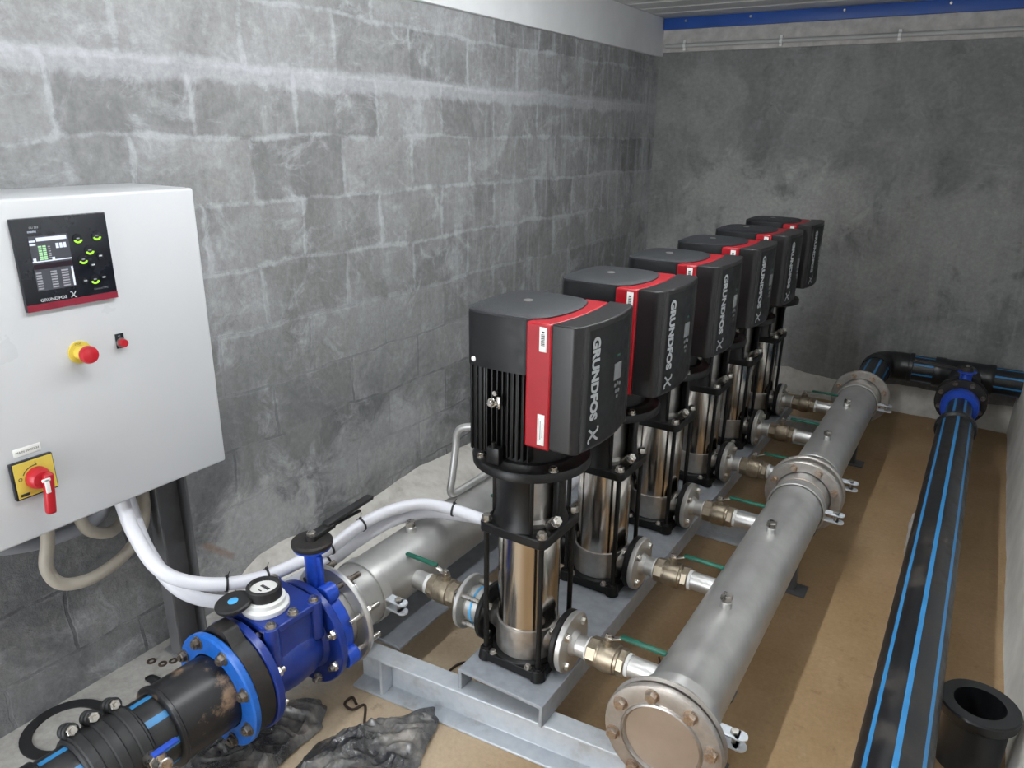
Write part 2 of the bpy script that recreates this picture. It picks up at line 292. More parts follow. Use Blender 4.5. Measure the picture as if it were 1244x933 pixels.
# ------------------------------------------------------------------ mesh builder
def frame_of(axis):
    a = V(axis).normalized()
    u = V((0, 0, 1)) if abs(a.z) < 0.9 else V((0, 1, 0))
    u = (u - a*u.dot(a)).normalized(); w = a.cross(u)
    return a, u, w
class B:
    def __init__(s): s.bm = bmesh.new(); s.mi = 0
    def face(s, vs):
        try:
            f = s.bm.faces.new(vs); f.material_index = s.mi; return f
        except ValueError: return None
    def box(s, c, d, bevel=0.0, rot=None, seg=2):
        r = bmesh.ops.create_cube(s.bm, size=1.0)
        M = Matrix.Translation(V(c)) @ (rot.to_4x4() if rot else Matrix()) @ Matrix.Diagonal((*d, 1))
        bmesh.ops.transform(s.bm, matrix=M, verts=r['verts'])
        fs = {f for v in r['verts'] for f in v.link_faces}
        for f in fs: f.material_index = s.mi
        if bevel:
            es = list({e for v in r['verts'] for e in v.link_edges})
            bmesh.ops.bevel(s.bm, geom=es, offset=bevel, segments=seg, affect='EDGES', profile=0.5, material=-1)
        return s
    def lathe(s, prof, o=(0, 0, 0), axis=(0, 0, 1), seg=40, closed=False, cap=True, a0=0.0, a1=2*PI):
        a, u, w = frame_of(axis); o = V(o)
        full = abs(a1-a0-2*PI) < 1e-6
        n = seg if full else seg+1
        rings = []
        for r, h in prof:
            rings.append([s.bm.verts.new(o + a*h + (u*math.cos(a0+(a1-a0)*k/seg) + w*math.sin(a0+(a1-a0)*k/seg))*r) for k in range(n)])
        pairs = list(zip(rings, rings[1:])) + ([(rings[-1], rings[0])] if closed else [])
        for p, q in pairs:
            for k in range(seg):
                k2 = (k+1) % n
                s.face([p[k], p[k2], q[k2], q[k]])
        if full:
            if cap and not closed:
                for ring in (rings[0], rings[-1]): s.face(ring)
        else:
            s.face([r[0] for r in rings]); s.face([r[-1] for r in rings])
        return s
    def cyl(s, p0, p1, r, r1=None, seg=28, ch=0.0):
        p0, p1 = V(p0), V(p1); h = (p1-p0).length; r1 = r if r1 is None else r1
        prof = [(r-ch, 0), (r, ch), (r1, h-ch), (r1-ch, h)] if ch else [(r, 0), (r1, h)]
        return s.lathe(prof, p0, p1-p0, seg)
    def ring(s, ri, ro, h0, h1, o, axis, seg=48, ch=0.002):
        return s.lathe([(ri, h0), (ro-ch, h0), (ro, h0+ch), (ro, h1-ch), (ro-ch, h1), (ri, h1)], o, axis, seg, closed=True)
    def prism(s, pts, o, u, v, n, h0, h1):
        o, u, v, n = V(o), V(u), V(v), V(n)
        a = [s.bm.verts.new(o+u*x+v*y+n*h0) for x, y in pts]; b = [s.bm.verts.new(o+u*x+v*y+n*h1) for x, y in pts]
        for k in range(len(pts)):
            k2 = (k+1) % len(pts); s.face([a[k], a[k2], b[k2], b[k]])
        s.face(a); s.face(b)
        return s
    def hexa(s, o, axis, r, h, ch=0.15):
        c = h*ch
        return s.lathe([(r, 0), (r, h-c), (r*0.88, h)], o, axis, 6)
    def tube(s, pts, r, seg=12, sub=8, smooth=True, cap=True):
        pts = [V(p) for p in pts]
        if smooth and len(pts) > 2:
            q = []
            P = [pts[0]*2-pts[1]] + pts + [pts[-1]*2-pts[-2]]
            for i in range(1, len(P)-2):
                for k in range(sub):
                    t = k/sub; p0, p1, p2, p3 = P[i-1:i+3]
                    q.append(0.5*((2*p1)+(p2-p0)*t+(2*p0-5*p1+4*p2-p3)*t*t+(3*p1-p0-3*p2+p3)*t**3))
            q.append(pts[-1]); pts = q
        t0 = (pts[1]-pts[0]).normalized(); a, u, w = frame_of(t0)
        rings = []
        for i, p in enumerate(pts):
            t = (pts[min(i+1, len(pts)-1)]-pts[max(i-1, 0)]).normalized()
            u = (u - t*u.dot(t)).normalized(); w = t.cross(u)
            rings.append([s.bm.verts.new(p+(u*math.cos(2*PI*k/seg)+w*math.sin(2*PI*k/seg))*r) for k in range(seg)])
        for p, q in zip(rings, rings[1:]):
            for k in range(seg): s.face([p[k], p[(k+1) % seg], q[(k+1) % seg], q[k]])
        if cap: s.face(rings[0]); s.face(rings[-1])
        return s
    def striped_pipe(s, p0, p1, r, nst=8, phase=0.0, seg=128, wst=2, ri=None, cap=True):
        """pipe with narrow stripes as faces of material slot 1"""
        p0, p1 = V(p0), V(p1); a, u, w = frame_of(p1-p0); h = (p1-p0).length
        def rg(rr, hh): return [s.bm.verts.new(p0+a*hh+(u*math.cos(2*PI*k/seg+phase)+w*math.sin(2*PI*k/seg+phase))*rr) for k in range(seg)]
        A, Bq = rg(r, 0), rg(r, h); step = seg//nst
        for k in range(seg):
            s.mi = 1 if (k % step) < wst else 0
            s.face([A[k], A[(k+1) % seg], Bq[(k+1) % seg], Bq[k]])
        s.mi = 0
        if cap: s.face(A); s.face(Bq)
        return s
def obj(name, b, mats, parent=None, smooth=38, bevel=0.0, bseg=2, loc=None):
    bmesh.ops.recalc_face_normals(b.bm, faces=b.bm.faces[:])
    me = bpy.data.meshes.new(name); b.bm.to_mesh(me); b.bm.free()
    for f in me.polygons: f.use_smooth = True
    me.set_sharp_from_angle(angle=math.radians(smooth))
    o = bpy.data.objects.new(name, me); C.objects.link(o)
    for m in (mats if isinstance(mats, (list, tuple)) else [mats]): me.materials.append(MT[m])
    if parent: o.parent = parent
    if loc: o.location = loc
    if bevel:
        md = o.modifiers.new('bevel', 'BEVEL'); md.width = bevel; md.segments = bseg; md.limit_method = 'ANGLE'; md.angle_limit = math.radians(40)
    return o
def tag(o, label, cat, group=None, kind=None):
    o['label'] = label; o['category'] = cat
    if group: o['group'] = group
    if kind: o['kind'] = kind
    return o
def thing(name, label, cat, loc=(0, 0, 0), rz=0.0, group=None):
    o = bpy.data.objects.new(name, None); C.objects.link(o); o.empty_display_size = 0.05
    o.location = loc; o.rotation_euler = (0, 0, rz)
    return tag(o, label, cat, group)
def struct(name, b, mats, **kw):
    o = obj(name, b, mats, **kw); o['kind'] = 'structure'; return o
def copy_tree(o, parent=None):
    c = o.copy(); C.objects.link(c)
    if parent: c.parent = parent
    for ch in list(o.children): copy_tree(ch, c)
    return c
def text_into(b, txt, o, u, v, size, depth=0.0008, xs=1.0, align='LEFT', spacing=1.0, embolden=0.0):
    """adds flat raised lettering to a builder: text runs along u, letter tops along v"""
    cu = bpy.data.curves.new('txt', 'FONT'); cu.body = txt; cu.size = 1.0; cu.extrude = 0.0; cu.align_x = align
    cu.resolution_u = 3; cu.space_character = spacing; cu.offset = embolden
    ob = bpy.data.objects.new('txt', cu); C.objects.link(ob)
    dg = bpy.context.evaluated_depsgraph_get(); me = bpy.data.meshes.new_from_object(ob.evaluated_get(dg))
    u, v, o = V(u).normalized(), V(v).normalized(), V(o); n = u.cross(v)
    tmp = bmesh.new(); tmp.from_mesh(me)
    mp = {}
    for vt in tmp.verts: mp[vt.index] = b.bm.verts.new(o + u*vt.co.x*size*xs + v*vt.co.y*size + n*depth)
    for f in tmp.faces: b.face([mp[x.index] for x in f.verts])
    tmp.free(); bpy.data.objects.remove(ob); bpy.data.curves.remove(cu); bpy.data.meshes.remove(me)
    return b
def quad(b, o, u, v, x0, y0, x1, y1, h=0.001, t=0.0008):
    """thin raised rectangle in the plane (u, v) through o"""
    u, v, o = V(u), V(v), V(o); n = u.cross(v)
    return b.prism([(x0, y0), (x1, y0), (x1, y1), (x0, y1)], o, u, v, n, h-t, h)
def round_poly(pts, r, seg=5):
    """polygon with rounded corners"""
    out = []; n = len(pts)
    for i in range(n):
        p0, p, p1 = V(pts[i-1]), V(pts[i]), V(pts[(i+1) % n])
        a, c = (p0-p).normalized(), (p1-p).normalized()
        ang = a.angle(c); d = r/math.tan(ang/2)
        s, e = p+a*d, p+c*d; cen = p+(a+c).normalized()*(r/math.sin(ang/2))
        a0 = math.atan2((s-cen).y, (s-cen).x); a1 = math.atan2((e-cen).y, (e-cen).x)
        da = (a1-a0+PI) % (2*PI)-PI
        for k in range(seg+1):
            t = a0+da*k/seg; out.append((cen.x+r*math.cos(t), cen.y+r*math.sin(t)))
    return out

X0, X1, Y0, Y1, ZC = -2.0, 0.31, -1.3, 4.9, 2.26
# ------------------------------------------------------------------ setting
b = B(); b.box(((X0+X1)/2, (Y0+Y1)/2, -0.05), (X1-X0+0.4, Y1-Y0+0.4, 0.1)); struct('floor', b, 'floor')
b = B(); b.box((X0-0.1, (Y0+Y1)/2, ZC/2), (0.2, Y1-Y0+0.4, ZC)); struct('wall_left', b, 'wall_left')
b = B(); b.box(((X0+X1)/2, Y1+0.1, ZC/2), (X1-X0, 0.2, ZC)); struct('wall_back', b, 'wall_back')
b = B(); b.box((X1+0.1, (Y0+Y1)/2, ZC/2), (0.2, Y1-Y0+0.4, ZC)); struct('wall_right', b, 'plaster')
b = B()   # wall behind the camera with its doorway
DX0, DX1, DZ = -1.88, -0.95, 2.05
b.box(((X0+DX0)/2, Y0-0.1, ZC/2), (DX0-X0, 0.2, ZC)); b.box(((X1+DX1)/2, Y0-0.1, ZC/2), (X1-DX1, 0.2, ZC))
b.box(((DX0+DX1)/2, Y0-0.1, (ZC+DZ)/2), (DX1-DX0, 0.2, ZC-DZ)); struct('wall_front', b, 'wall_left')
b = B()   # ceiling of ribbed sheet, ribs across the room
pts = []
y = Y0-0.2
while y < Y1+0.2:
    pts += [(y, 0.0), (y+0.16, 0.0), (y+0.17, 0.012), (y+0.19, 0.012)]; y += 0.2
pts = [(p[0], p[1]) for p in pts] + [(y, 0.0), (y, 0.06), (Y0-0.2, 0.06)]
b.prism(pts, (0, 0, ZC), (0, 1, 0), (0, 0, 1), (1, 0, 0), X0-0.2, X1+0.2); struct('ceiling', b, 'ceiling')
b = B(); b.box((X0+0.0, (Y0+Y1)/2, (2.035+ZC)/2), (0.05, Y1-Y0, ZC-2.035), 0.004); o = struct('trim_1', b, 'beam_white')
b = B(); b.box(((X0+X1)/2, Y1, (2.06+ZC)/2), (X1-X0, 0.03, ZC-2.06), 0.003); struct('trim_2', b, 'concrete_block')
def fillet(name, mat, along, a0, a1, corner, sx, w, h, seed):
    """rough mortar fillet in a wall foot; sx = direction from the wall into the room"""
    b = B(); nseg = int((a1-a0)/0.05); rows = []
    for i in range(nseg+1):
        t = a0+(a1-a0)*i/nseg; row = []
        k = noise.noise((t*1.7, seed, 0))*0.35+noise.noise((t*7, seed, 3))*0.18+1.0
        e = min(1.0, (i+0.3)/4)
        ww, hh = w*k*e, h*(1.0+0.35*noise.noise((t*2.3, seed, 9))+0.15*noise.noise((t*9, seed, 5)))*e
        for j in range(7):
            f = j/6; x = ww*f; z = hh*(1-f)**1.9
            row.append((x, z))
        rows.append((t, row))
    vs = []
    for t, row in rows:
        r = []
        for x, z in [(-0.01, -0.01)]+[(-0.01, row[0][1])]+row+[(row[-1][0], -0.01)]:
            p = (corner+sx*x, t, z) if along == 'Y' else (t, corner+sx*x, z)
            r.append(b.bm.verts.new(p))
        vs.append(r)
    for p, q in zip(vs, vs[1:]):
        for k in range(len(p)): b.face([p[k], p[(k+1) % len(p)], q[(k+1) % len(p)], q[k]])
    b.face(vs[0]); b.face(vs[-1])
    return struct(name, b, mat, smooth=60)
fillet('trim_3', 'mortar', 'Y', 1.28, Y1, X0, 1, 0.42, 0.10, 1.0)
fillet('trim_4', 'mortar', 'X', X0, X1, Y1, -1, 0.13, 0.12, 5.0)
fillet('trim_5', 'plaster', 'Y', 0.6, Y1, X1, -1, 0.018, 0.30, 8.0)

# blue strip and conduit along the top of the back wall
t = thing('steel_strip', 'blue painted steel strip running along the top of the back wall', 'strip', ((X0+X1)/2, Y1-0.015, 2.19))
b = B(); b.box((0, -0.013, 0.033), (X1-X0-0.06, 0.025, 0.066), 0.002); obj('strip_bar', b, 'strip_blue', t)
for x in (-0.98, -0.58, -0.06, 0.46, 0.9):
    b = B(); b.hexa((x, -0.0255, 0.045), (0, -1, 0), 0.008, 0.006); obj('screw', b, 'bolt', t)
t = thing('wall_conduit', 'thin pale conduit clipped along the back wall below the blue strip', 'conduit', ((X0+X1)/2, Y1-0.032, 2.095))
b = B(); b.tube([(-(X1-X0)/2+0.05, 0, 0), ((X1-X0)/2-0.02, 0, 0)], 0.0125, 14, smooth=False); obj('tube', b, 'pvc', t)
for x in (-0.98, -0.39, 0.24, 0.86):
    b = B(); b.ring(0.0125, 0.016, -0.008, 0.008, (x, 0, 0), (1, 0, 0), 20, 0.001); b.box((x, 0.0, 0.022), (0.018, 0.01, 0.016), 0.002); b.box((x, 0.0, -0.022), (0.018, 0.01, 0.016), 0.002)
    obj('clip', b, 'white_plastic', t)

# ------------------------------------------------------------------ control cabinet on the left wall
CXF = -1.72
cab = thing('control_cabinet', 'white steel control cabinet with black display panel mounted on the left wall', 'cabinet', (CXF, 0.80, 0.669))
# local frame: +x out of the front, y along the wall, z up from the cabinet's bottom
b = B(); b.box((-0.145, 0, 0.378), (0.25, 0.80, 0.756), 0.006); obj('enclosure', b, 'white_paint', cab)
b = B(); b.box((-0.010, 0, 0.378), (0.020, 0.80, 0.756), 0.007, seg=3); obj('door', b, 'white_paint', cab)
b = B(); b.box((-0.272, 0, 0.378), (0.016, 0.5, 0.6), 0.002); obj('wall_bracket', b, 'post_dark', cab)
FU, FV = (0, 1, 0), (0, 0, 1)           # along the front, up; normal +x
def cf(y, z, h=0.0): return (h, y-0.80, z-0.669)
pan = B(); pan.box(cf(0.8575, 1.285, 0.004), (0.012, 0.202, 0.198), 0.002); pan = obj('display_panel', pan, 'panel_black', cab)
b = B(); b.box(cf(0.8575, 1.1945, 0.0105), (0.002, 0.200, 0.015)); obj('red_strip', b, 'panel_red', pan)
scr = B(); quad(scr, cf(0.826, 1.2875, 0.0102), FU, FV, -0.041, -0.0585, 0.041, 0.0585); scr = obj('screen', scr, 'screen', pan)
b = B(); so = cf(0.826, 1.2875, 0.0108)
quad(b, so, FU, FV, -0.026, 0.047, 0.037, 0.055); quad(b, so, FU, FV, -0.041, 0.046, -0.029, 0.050); quad(b, so, FU, FV, -0.041, 0.039, -0.029, 0.0425)
quad(b, so, FU, FV, -0.041, 0.003, 0.041, 0.0055); quad(b, so, FU, FV, -0.039, 0.005, -0.033, 0.012); quad(b, so, FU, FV, 0.000, 0.005, 0.006, 0.011)
quad(b, so, FU, FV, 0.036, -0.056, 0.040, -0.014)
for k in range(3): quad(b, so, FU, FV, 0.012+0.008*k, 0.029, 0.018+0.008*k, 0.040)
text_into(b, 'menu', (so[0], so[1]-0.041, so[2]+0.066), FU, FV, 0.008)
obj('bright_pixels', b, 'lit_white', scr)
b = B()
for k in range(2):
    for q in range(7): quad(b, so, FU, FV, -0.025+0.009*k, 0.007+0.0045*q, -0.018+0.009*k, 0.0103+0.0045*q)
obj('level_bars', b, 'lit_pale_green', scr)
b = B()
for q in range(6): quad(b, so, FU, FV, -0.005, 0.009+0.0048*q, 0.000, 0.0112+0.0048*q)
for k, xx in enumerate((-0.039, -0.009, 0.014)):
    for q in range(7): quad(b, so, FU, FV, xx, -0.055+0.0056*q, xx+0.011+0.002*((q*3+k) % 3), -0.0520+0.0056*q)
obj('text_rows', b, 'lit_grey', scr)
b = B(); quad(b, so, FU, FV, -0.041, -0.012, 0.041, -0.001, 0.0004, 0.0003); obj('menu_band', b, 'screen_red', scr)
keys = [(0.887, 1.332, 1), (0.930, 1.334, 1), (0.909, 1.304, 1), (0.891, 1.285, 1), (0.931, 1.288, 0), (0.911, 1.270, 0), (0.888, 1.237, 0), (0.910, 1.237, 1), (0.931, 1.239, 0)]
for (ky, kz, lit) in keys:
    r = 0.011 if lit else 0.008
    kb = B(); kb.cyl(cf(ky, kz, 0.009), cf(ky, kz, 0.0125), r, r-0.001, 20); kb = obj('key', kb, 'panel_black', pan)
    b = B()
    if lit:   # lit crescent below and a small symbol
        b.lathe([(r*0.55, 0.0125), (r*0.95, 0.0125), (r*0.95, 0.0131), (r*0.55, 0.0131)], cf(ky, kz), (1, 0, 0), 14, closed=True, a0=PI*0.62, a1=PI*1.38)
        obj('lit_crescent', b, 'lit_green', kb); b = B()
    quad(b, cf(ky, kz, 0.0122), FU, FV, -0.0035, -0.0012, 0.0035, 0.0018); obj('symbol', b, 'letter' if not lit else 'grey_print', kb)
def swirl_x(b, o, u, v, s, depth=0.0008):
    """the crossed two-stroke emblem beside the lettering"""
    u, v, o = V(u).normalized(), V(v).normalized(), V(o)
    n = u.cross(v)
    def stroke(pts, w):
        P = [V(p) for p in pts]; Lf, Rt = [], []
        for i, p in enumerate(P):
            d = (P[min(i+1, len(P)-1)]-P[max(i-1, 0)]).normalized(); q = V((-d.y, d.x))*w/2
            Lf.append(p+q); Rt.append(p-q)
        A = [b.bm.verts.new(o+u*p.x*s+v*p.y*s+n*depth) for p in Lf]; D = [b.bm.verts.new(o+u*p.x*s+v*p.y*s+n*depth) for p in Rt]
        for k in range(len(A)-1): b.face([A[k], A[k+1], D[k+1], D[k]])
    stroke([(0.0, 0.92), (0.12, 1.0), (0.26, 0.94), (0.42, 0.60), (0.58, 0.30), (0.74, 0.04), (0.88, 0.0), (1.0, 0.08)], 0.17)
    stroke([(0.92, 1.0), (0.80, 0.78), (0.60, 0.58)], 0.16); stroke([(0.40, 0.40), (0.20, 0.20), (0.06, 0.0)], 0.16)
    stroke([(0.30, 0.52), (0.70, 0.52)], 0.10)
b = B(); text_into(b, 'GRUNDFOS', cf(0.786, 1.2055, 0.0102), FU, FV, 0.0095, 0.0006, 1.12, embolden=0.02); obj('brand_lettering', b, 'letter', pan)
b = B(); swirl_x(b, cf(0.851, 1.2045, 0.0102), FU, FV, 0.013); obj('brand_emblem', b, 'letter', pan)
b = B(); text_into(b, 'CU 352', cf(0.790, 1.362, 0.0102), FU, FV, 0.006, 0.0006); obj('type_lettering', b, 'letter', pan)
b = B(); text_into(b, 'Control MPC', cf(0.905, 1.213, 0.0102), FU, FV, 0.006, 0.0006); obj('small_print', b, 'grey_print', pan)
# emergency stop
es = B(); es.cyl(cf(0.853, 1.075), cf(0.853, 1.075, 0.004), 0.0265, 0.0262, 40); es = obj('emergency_button', es, 'yellow', cab)
es['label'] = 'red mushroom button on round yellow plate'
b = B(); b.cyl(cf(0.853, 1.075, 0.004), cf(0.853, 1.075, 0.022), 0.0165, 0.0150, 32); obj('collar', b, 'yellow', es)
b = B(); b.lathe([(0.009, 0.022), (0.009, 0.030), (0.020, 0.033), (0.0205, 0.042), (0.018, 0.048), (0.010, 0.0505), (0.001, 0.051)], cf(0.853, 1.075), (1, 0, 0), 36); obj('mushroom_head', b, 'knob_red', es)
b = B()
text_into(b, 'STOP', cf(0.8425, 1.0935, 0.0042), FU, FV, 0.006, 0.0004); obj('plate_print', b, 'print_black', es)
# small red push button on a black legend plate
pb = B(); pb.box(cf(0.950, 1.080, 0.0015), (0.003, 0.021, 0.036), 0.001); pb = obj('reset_button', pb, 'panel_black', cab)
pb['label'] = 'small red button on black legend plate'
b = B(); text_into(b, 'O', cf(0.946, 1.090, 0.0031), FU, FV, 0.007, 0.0004); quad(b, cf(0.95, 1.0685, 0.0031), FU, FV, -0.007, -0.004, 0.003, 0.000); obj('plate_print', b, 'letter', pb)
b = B(); b.lathe([(0.0115, 0.003), (0.0115, 0.008), (0.010, 0.008)], cf(0.951, 1.076), (1, 0, 0), 28); obj('bezel', b, 'satin', pb)
b = B(); b.lathe([(0.0095, 0.006), (0.0095, 0.018), (0.0085, 0.020), (0.001, 0.0205)], cf(0.951, 1.076), (1, 0, 0), 28); obj('push_cap', b, 'knob_red', pb)
# main switch
ms = B(); ms.box(cf(0.702, 0.821, 0.006), (0.012, 0.090, 0.088), 0.002); ms = obj('main_switch', ms, ['panel_black'], cab)
ms['label'] = 'red lever switch on square yellow plate'
b = B(); b.box(cf(0.703, 0.822, 0.0125), (0.002, 0.083, 0.082)); obj('yellow_plate', b, 'yellow', ms)
b = B(); b.lathe([(0.026, 0.014), (0.0255, 0.022), (0.021, 0.036), (0.019, 0.038), (0.001, 0.0385)], cf(0.706, 0.819), (1, 0, 0), 36); obj('hub', b, 'knob_red', ms)
b = B(); b.box(cf(0.711, 0.785, 0.043), (0.020, 0.021, 0.098), 0.006, rot=Matrix.Rotation(math.radians(-6), 3, 'X')); obj('lever', b, 'knob_red', ms, smooth=60)
b = B(); b.box(cf(0.706, 0.808, 0.0545), (0.004, 0.010, 0.034), 0.0015); b.box(cf(0.705, 0.823, 0.0545), (0.004, 0.018, 0.007), 0.0012); obj('padlock_tab', b, 'white_plastic', ms)
b = B(); po = cf(0.703, 0.822, 0.0136)
b.lathe([(0.0300, 0.0136), (0.0318, 0.0136), (0.0318, 0.0142), (0.0300, 0.0142)], cf(0.706, 0.819), (1, 0, 0), 18, closed=True, a0=-0.15, a1=1.1)
text_into(b, 'I', (po[0], po[1]+0.003, po[2]+0.027), FU, FV, 0.012, 0.0006, embolden=0.03); text_into(b, 'O', (po[0], po[1]-0.036, po[2]+0.000), FU, FV, 0.011, 0.0006, embolden=0.02)
quad(b, po, FU, FV, -0.037, -0.037, -0.019, -0.031); obj('plate_print', b, 'print_black', ms)
lb = B(); lb.box(cf(0.702, 0.8835, 0.001), (0.002, 0.058, 0.019), 0.0008); lb = obj('name_label', lb, 'white_plastic', cab)
b = B(); text_into(b, 'MAIN SWITCH', cf(0.702, 0.8810, 0.0022), FU, FV, 0.0075, 0.0004, align='CENTER'); obj('label_print', b, 'print_black', lb)

# steel post below the cabinet
t = thing('steel_post', 'dark grey steel channel post standing below the cabinet corner against the left wall', 'post', (-1.93, 1.12, 0.0))
b = B(); b.prism([(0, -0.05), (0.05, -0.05), (0.05, -0.043), (0.007, -0.043), (0.007, 0.043), (0.05, 0.043), (0.05, 0.05), (0, 0.05)], (0, 0, 0.006), (1, 0, 0), (0, 1, 0), (0, 0, 1), 0, 0.66); obj('channel', b, 'post_dark', t, bevel=0.001)
b = B(); b.box((0.02, 0, 0.003), (0.10, 0.12, 0.006), 0.001); obj('foot_plate', b, 'post_light', t)

# conduits and hoses below the cabinet
def conduit(name, label, pts, r, mat, ties=(), group=None):
    o0 = V(pts[0]); t = thing(name, label, 'conduit', o0, 0, group)
    b = B(); b.tube([V(p)-o0 for p in pts], r, 16, 8); obj('conduit_tube', b, mat, t)
    for (p, d, rr) in ties:
        b = B(); a, u, w = frame_of(d)
        for c in (0.0,):
            pp = V(p)-o0
            b.lathe([(rr, -0.003), (rr+0.002, -0.003), (rr+0.002, 0.003), (rr, 0.003)], pp, d, 20, closed=True)
            b.box(pp+u*(rr+0.004), (0.007, 0.007, 0.007), 0.001); b.tube([pp+u*(rr+0.004), pp+u*(rr+0.02)+a*0.006], 0.0012, 6, smooth=False)
        obj('cable_tie', b, 'rubber', t)
    return t
p1 = [(-1.785, 0.919, 0.668), (-1.775, 0.918, 0.640), (-1.735, 0.913, 0.57), (-1.66, 0.916, 0.491), (-1.60, 0.952, 0.449), (-1.54, 1.029, 0.420), (-1.50, 1.129, 0.405), (-1.47, 1.235, 0.410), (-1.43, 1.30, 0.430), (-1.425, 1.424, 0.448), (-1.402, 1.53, 0.455), (-1.345, 1.612, 0.458), (-1.25, 1.65, 0.450), (-1.12, 1.675, 0.436), (-1.065, 1.735, 0.434), (-1.047, 1.86, 0.434), (-1.045, 2.6, 0.434), (-1.045, 3.75, 0.434)]
p2 = [(-1.825, 0.955, 0.668), (-1.815, 0.957, 0.611), (-1.775, 0.958, 0.495), (-1.69, 0.962, 0.410), (-1.63, 0.995, 0.362), (-1.57, 1.062, 0.334), (-1.535, 1.165, 0.322), (-1.51, 1.262, 0.325), (-1.48, 1.34, 0.345), (-1.445, 1.43, 0.385), (-1.415, 1.54, 0.406), (-1.352, 1.635, 0.414), (-1.25, 1.685, 0.414), (-1.15, 1.725, 0.412), (-1.105, 1.80, 0.412), (-1.092, 1.92, 0.412), (-1.090, 2.6, 0.412), (-1.090, 3.75, 0.412)]
def mid(i, f=0.5): return tuple(V(p1[i]).lerp(V(p2[i]), f))
def dr(i): return tuple((V(p1[i+1])-V(p1[i-1])).normalized())
conduit('cable_conduit', 'thick white conduit, upper of the pair sweeping from the cabinet to the nearest pump', p1, 0.0185, 'cond_white',
        [(p1[i], dr(i), 0.0192) for i in (5, 6, 8, 9, 12)])
conduit('cable_conduit', 'thick white conduit, lower of the pair sweeping from the cabinet to the nearest pump', p2, 0.0185, 'cond_white',
        [(p2[i], tuple((V(p2[i+1])-V(p2[i-1])).normalized()), 0.0192) for i in (5, 6, 8)])
conduit('flexible_hose', 'beige flexible hose hanging in a long loop under the cabinet', [(-1.85, 0.765, 0.668), (-1.85, 0.759, 0.587), (-1.85, 0.743, 0.511), (-1.85, 0.769, 0.451), (-1.85, 0.84, 0.427), (-1.87, 0.932, 0.430), (-1.89, 0.995, 0.452), (-1.90, 1.035, 0.50), (-1.90, 1.045, 0.58), (-1.90, 1.045, 0.668)], 0.0165, 'beige')
conduit('flexible_hose', 'beige flexible hose in a short loop just below the cabinet bottom', [(-1.85, 0.838, 0.668), (-1.85, 0.844, 0.601), (-1.855, 0.866, 0.556), (-1.87, 0.924, 0.522), (-1.878, 0.968, 0.545), (-1.88, 0.990, 0.60), (-1.88, 0.995, 0.668)], 0.0155, 'beige')
conduit('flexible_hose', 'grey conduit against the wall behind the beige loops under the cabinet', [(-1.935, 0.52, 0.668), (-1.938, 0.60, 0.60), (-1.94, 0.713, 0.556), (-1.945, 0.788, 0.535), (-1.945, 0.885, 0.53), (-1.94, 0.95, 0.56), (-1.94, 0.965, 0.668)], 0.018, 'grey_pipe')

# ------------------------------------------------------------------ skid frame
def channel_down(w, h, th, y0, y1):
    b = B(); b.prism([(-w/2, 0), (-w/2, h), (w/2, h), (w/2, 0), (w/2-th, 0), (w/2-th, h-th), (-w/2+th, h-th), (-w/2+th, 0)], (0, 0, 0), (1, 0, 0), (0, 0, 1), (0, 1, 0), y0, y1)
    return b
t = thing('steel_channel', 'light grey galvanised channel lying crosswise on the floor at the front of the skid', 'steel beam', (-0.85, 1.315, 0.0), math.radians(5.0))
b = B(); b.prism([(0, 0), (0, 0.008), (0.050, 0.010), (0.052, 0.124), (0, 0.127), (0, 0.135), (0.06, 0.135), (0.06, 0)], (0, 0, 0), (0, 1, 0), (0, 0, 1), (1, 0, 0), -0.50, 0.42)
obj('channel_profile', b, 'galv', t, bevel=0.0025)
b = B(); b.prism([(0.004, 0.009), (0.050, 0.011), (0.050, 0.123), (0.004, 0.126)], (-0.40, 0, 0), (0, 1, 0), (0, 0, 1), (1, 0, 0), 0, 0.008); obj('stiffener', b, 'galv', t)
pb_ = channel_down(0.262, 0.065, 0.010, 0.0, 2.72)
o = obj('pump_beam', pb_, 'frame_grey', None, bevel=0.002, loc=(-0.858, 1.315, 0.135)); tag(o, 'grey painted channel beam carrying the row of pumps', 'steel beam')
b = B(); b.box((0, 1.34, 0.005), (0.225, 2.68, 0.010))
o = obj('manifold_plate', b, 'plate_grey', None, bevel=0.002, loc=(-1.335, 1.345, 0.135)); tag(o, 'dark grey flat steel plate lying under the left manifold pipe', 'steel plate')
for yy, w in ((2.7, 'middle'), (3.92, 'far end')):
    b = B(); b.prism([(0, 0), (0, 0.008), (0.050, 0.010), (0.052, 0.124), (0, 0.127), (0, 0.135), (0.06, 0.135), (0.06, 0)], (0, 0, 0), (0, 1, 0), (0, 0, 1), (1, 0, 0), -0.50, 0.42)
    o = obj('steel_channel', b, 'galv', None, bevel=0.0025, loc=(-0.93, yy, 0)); tag(o, 'galvanised channel lying crosswise under the %s of the pump row' % w, 'steel beam')

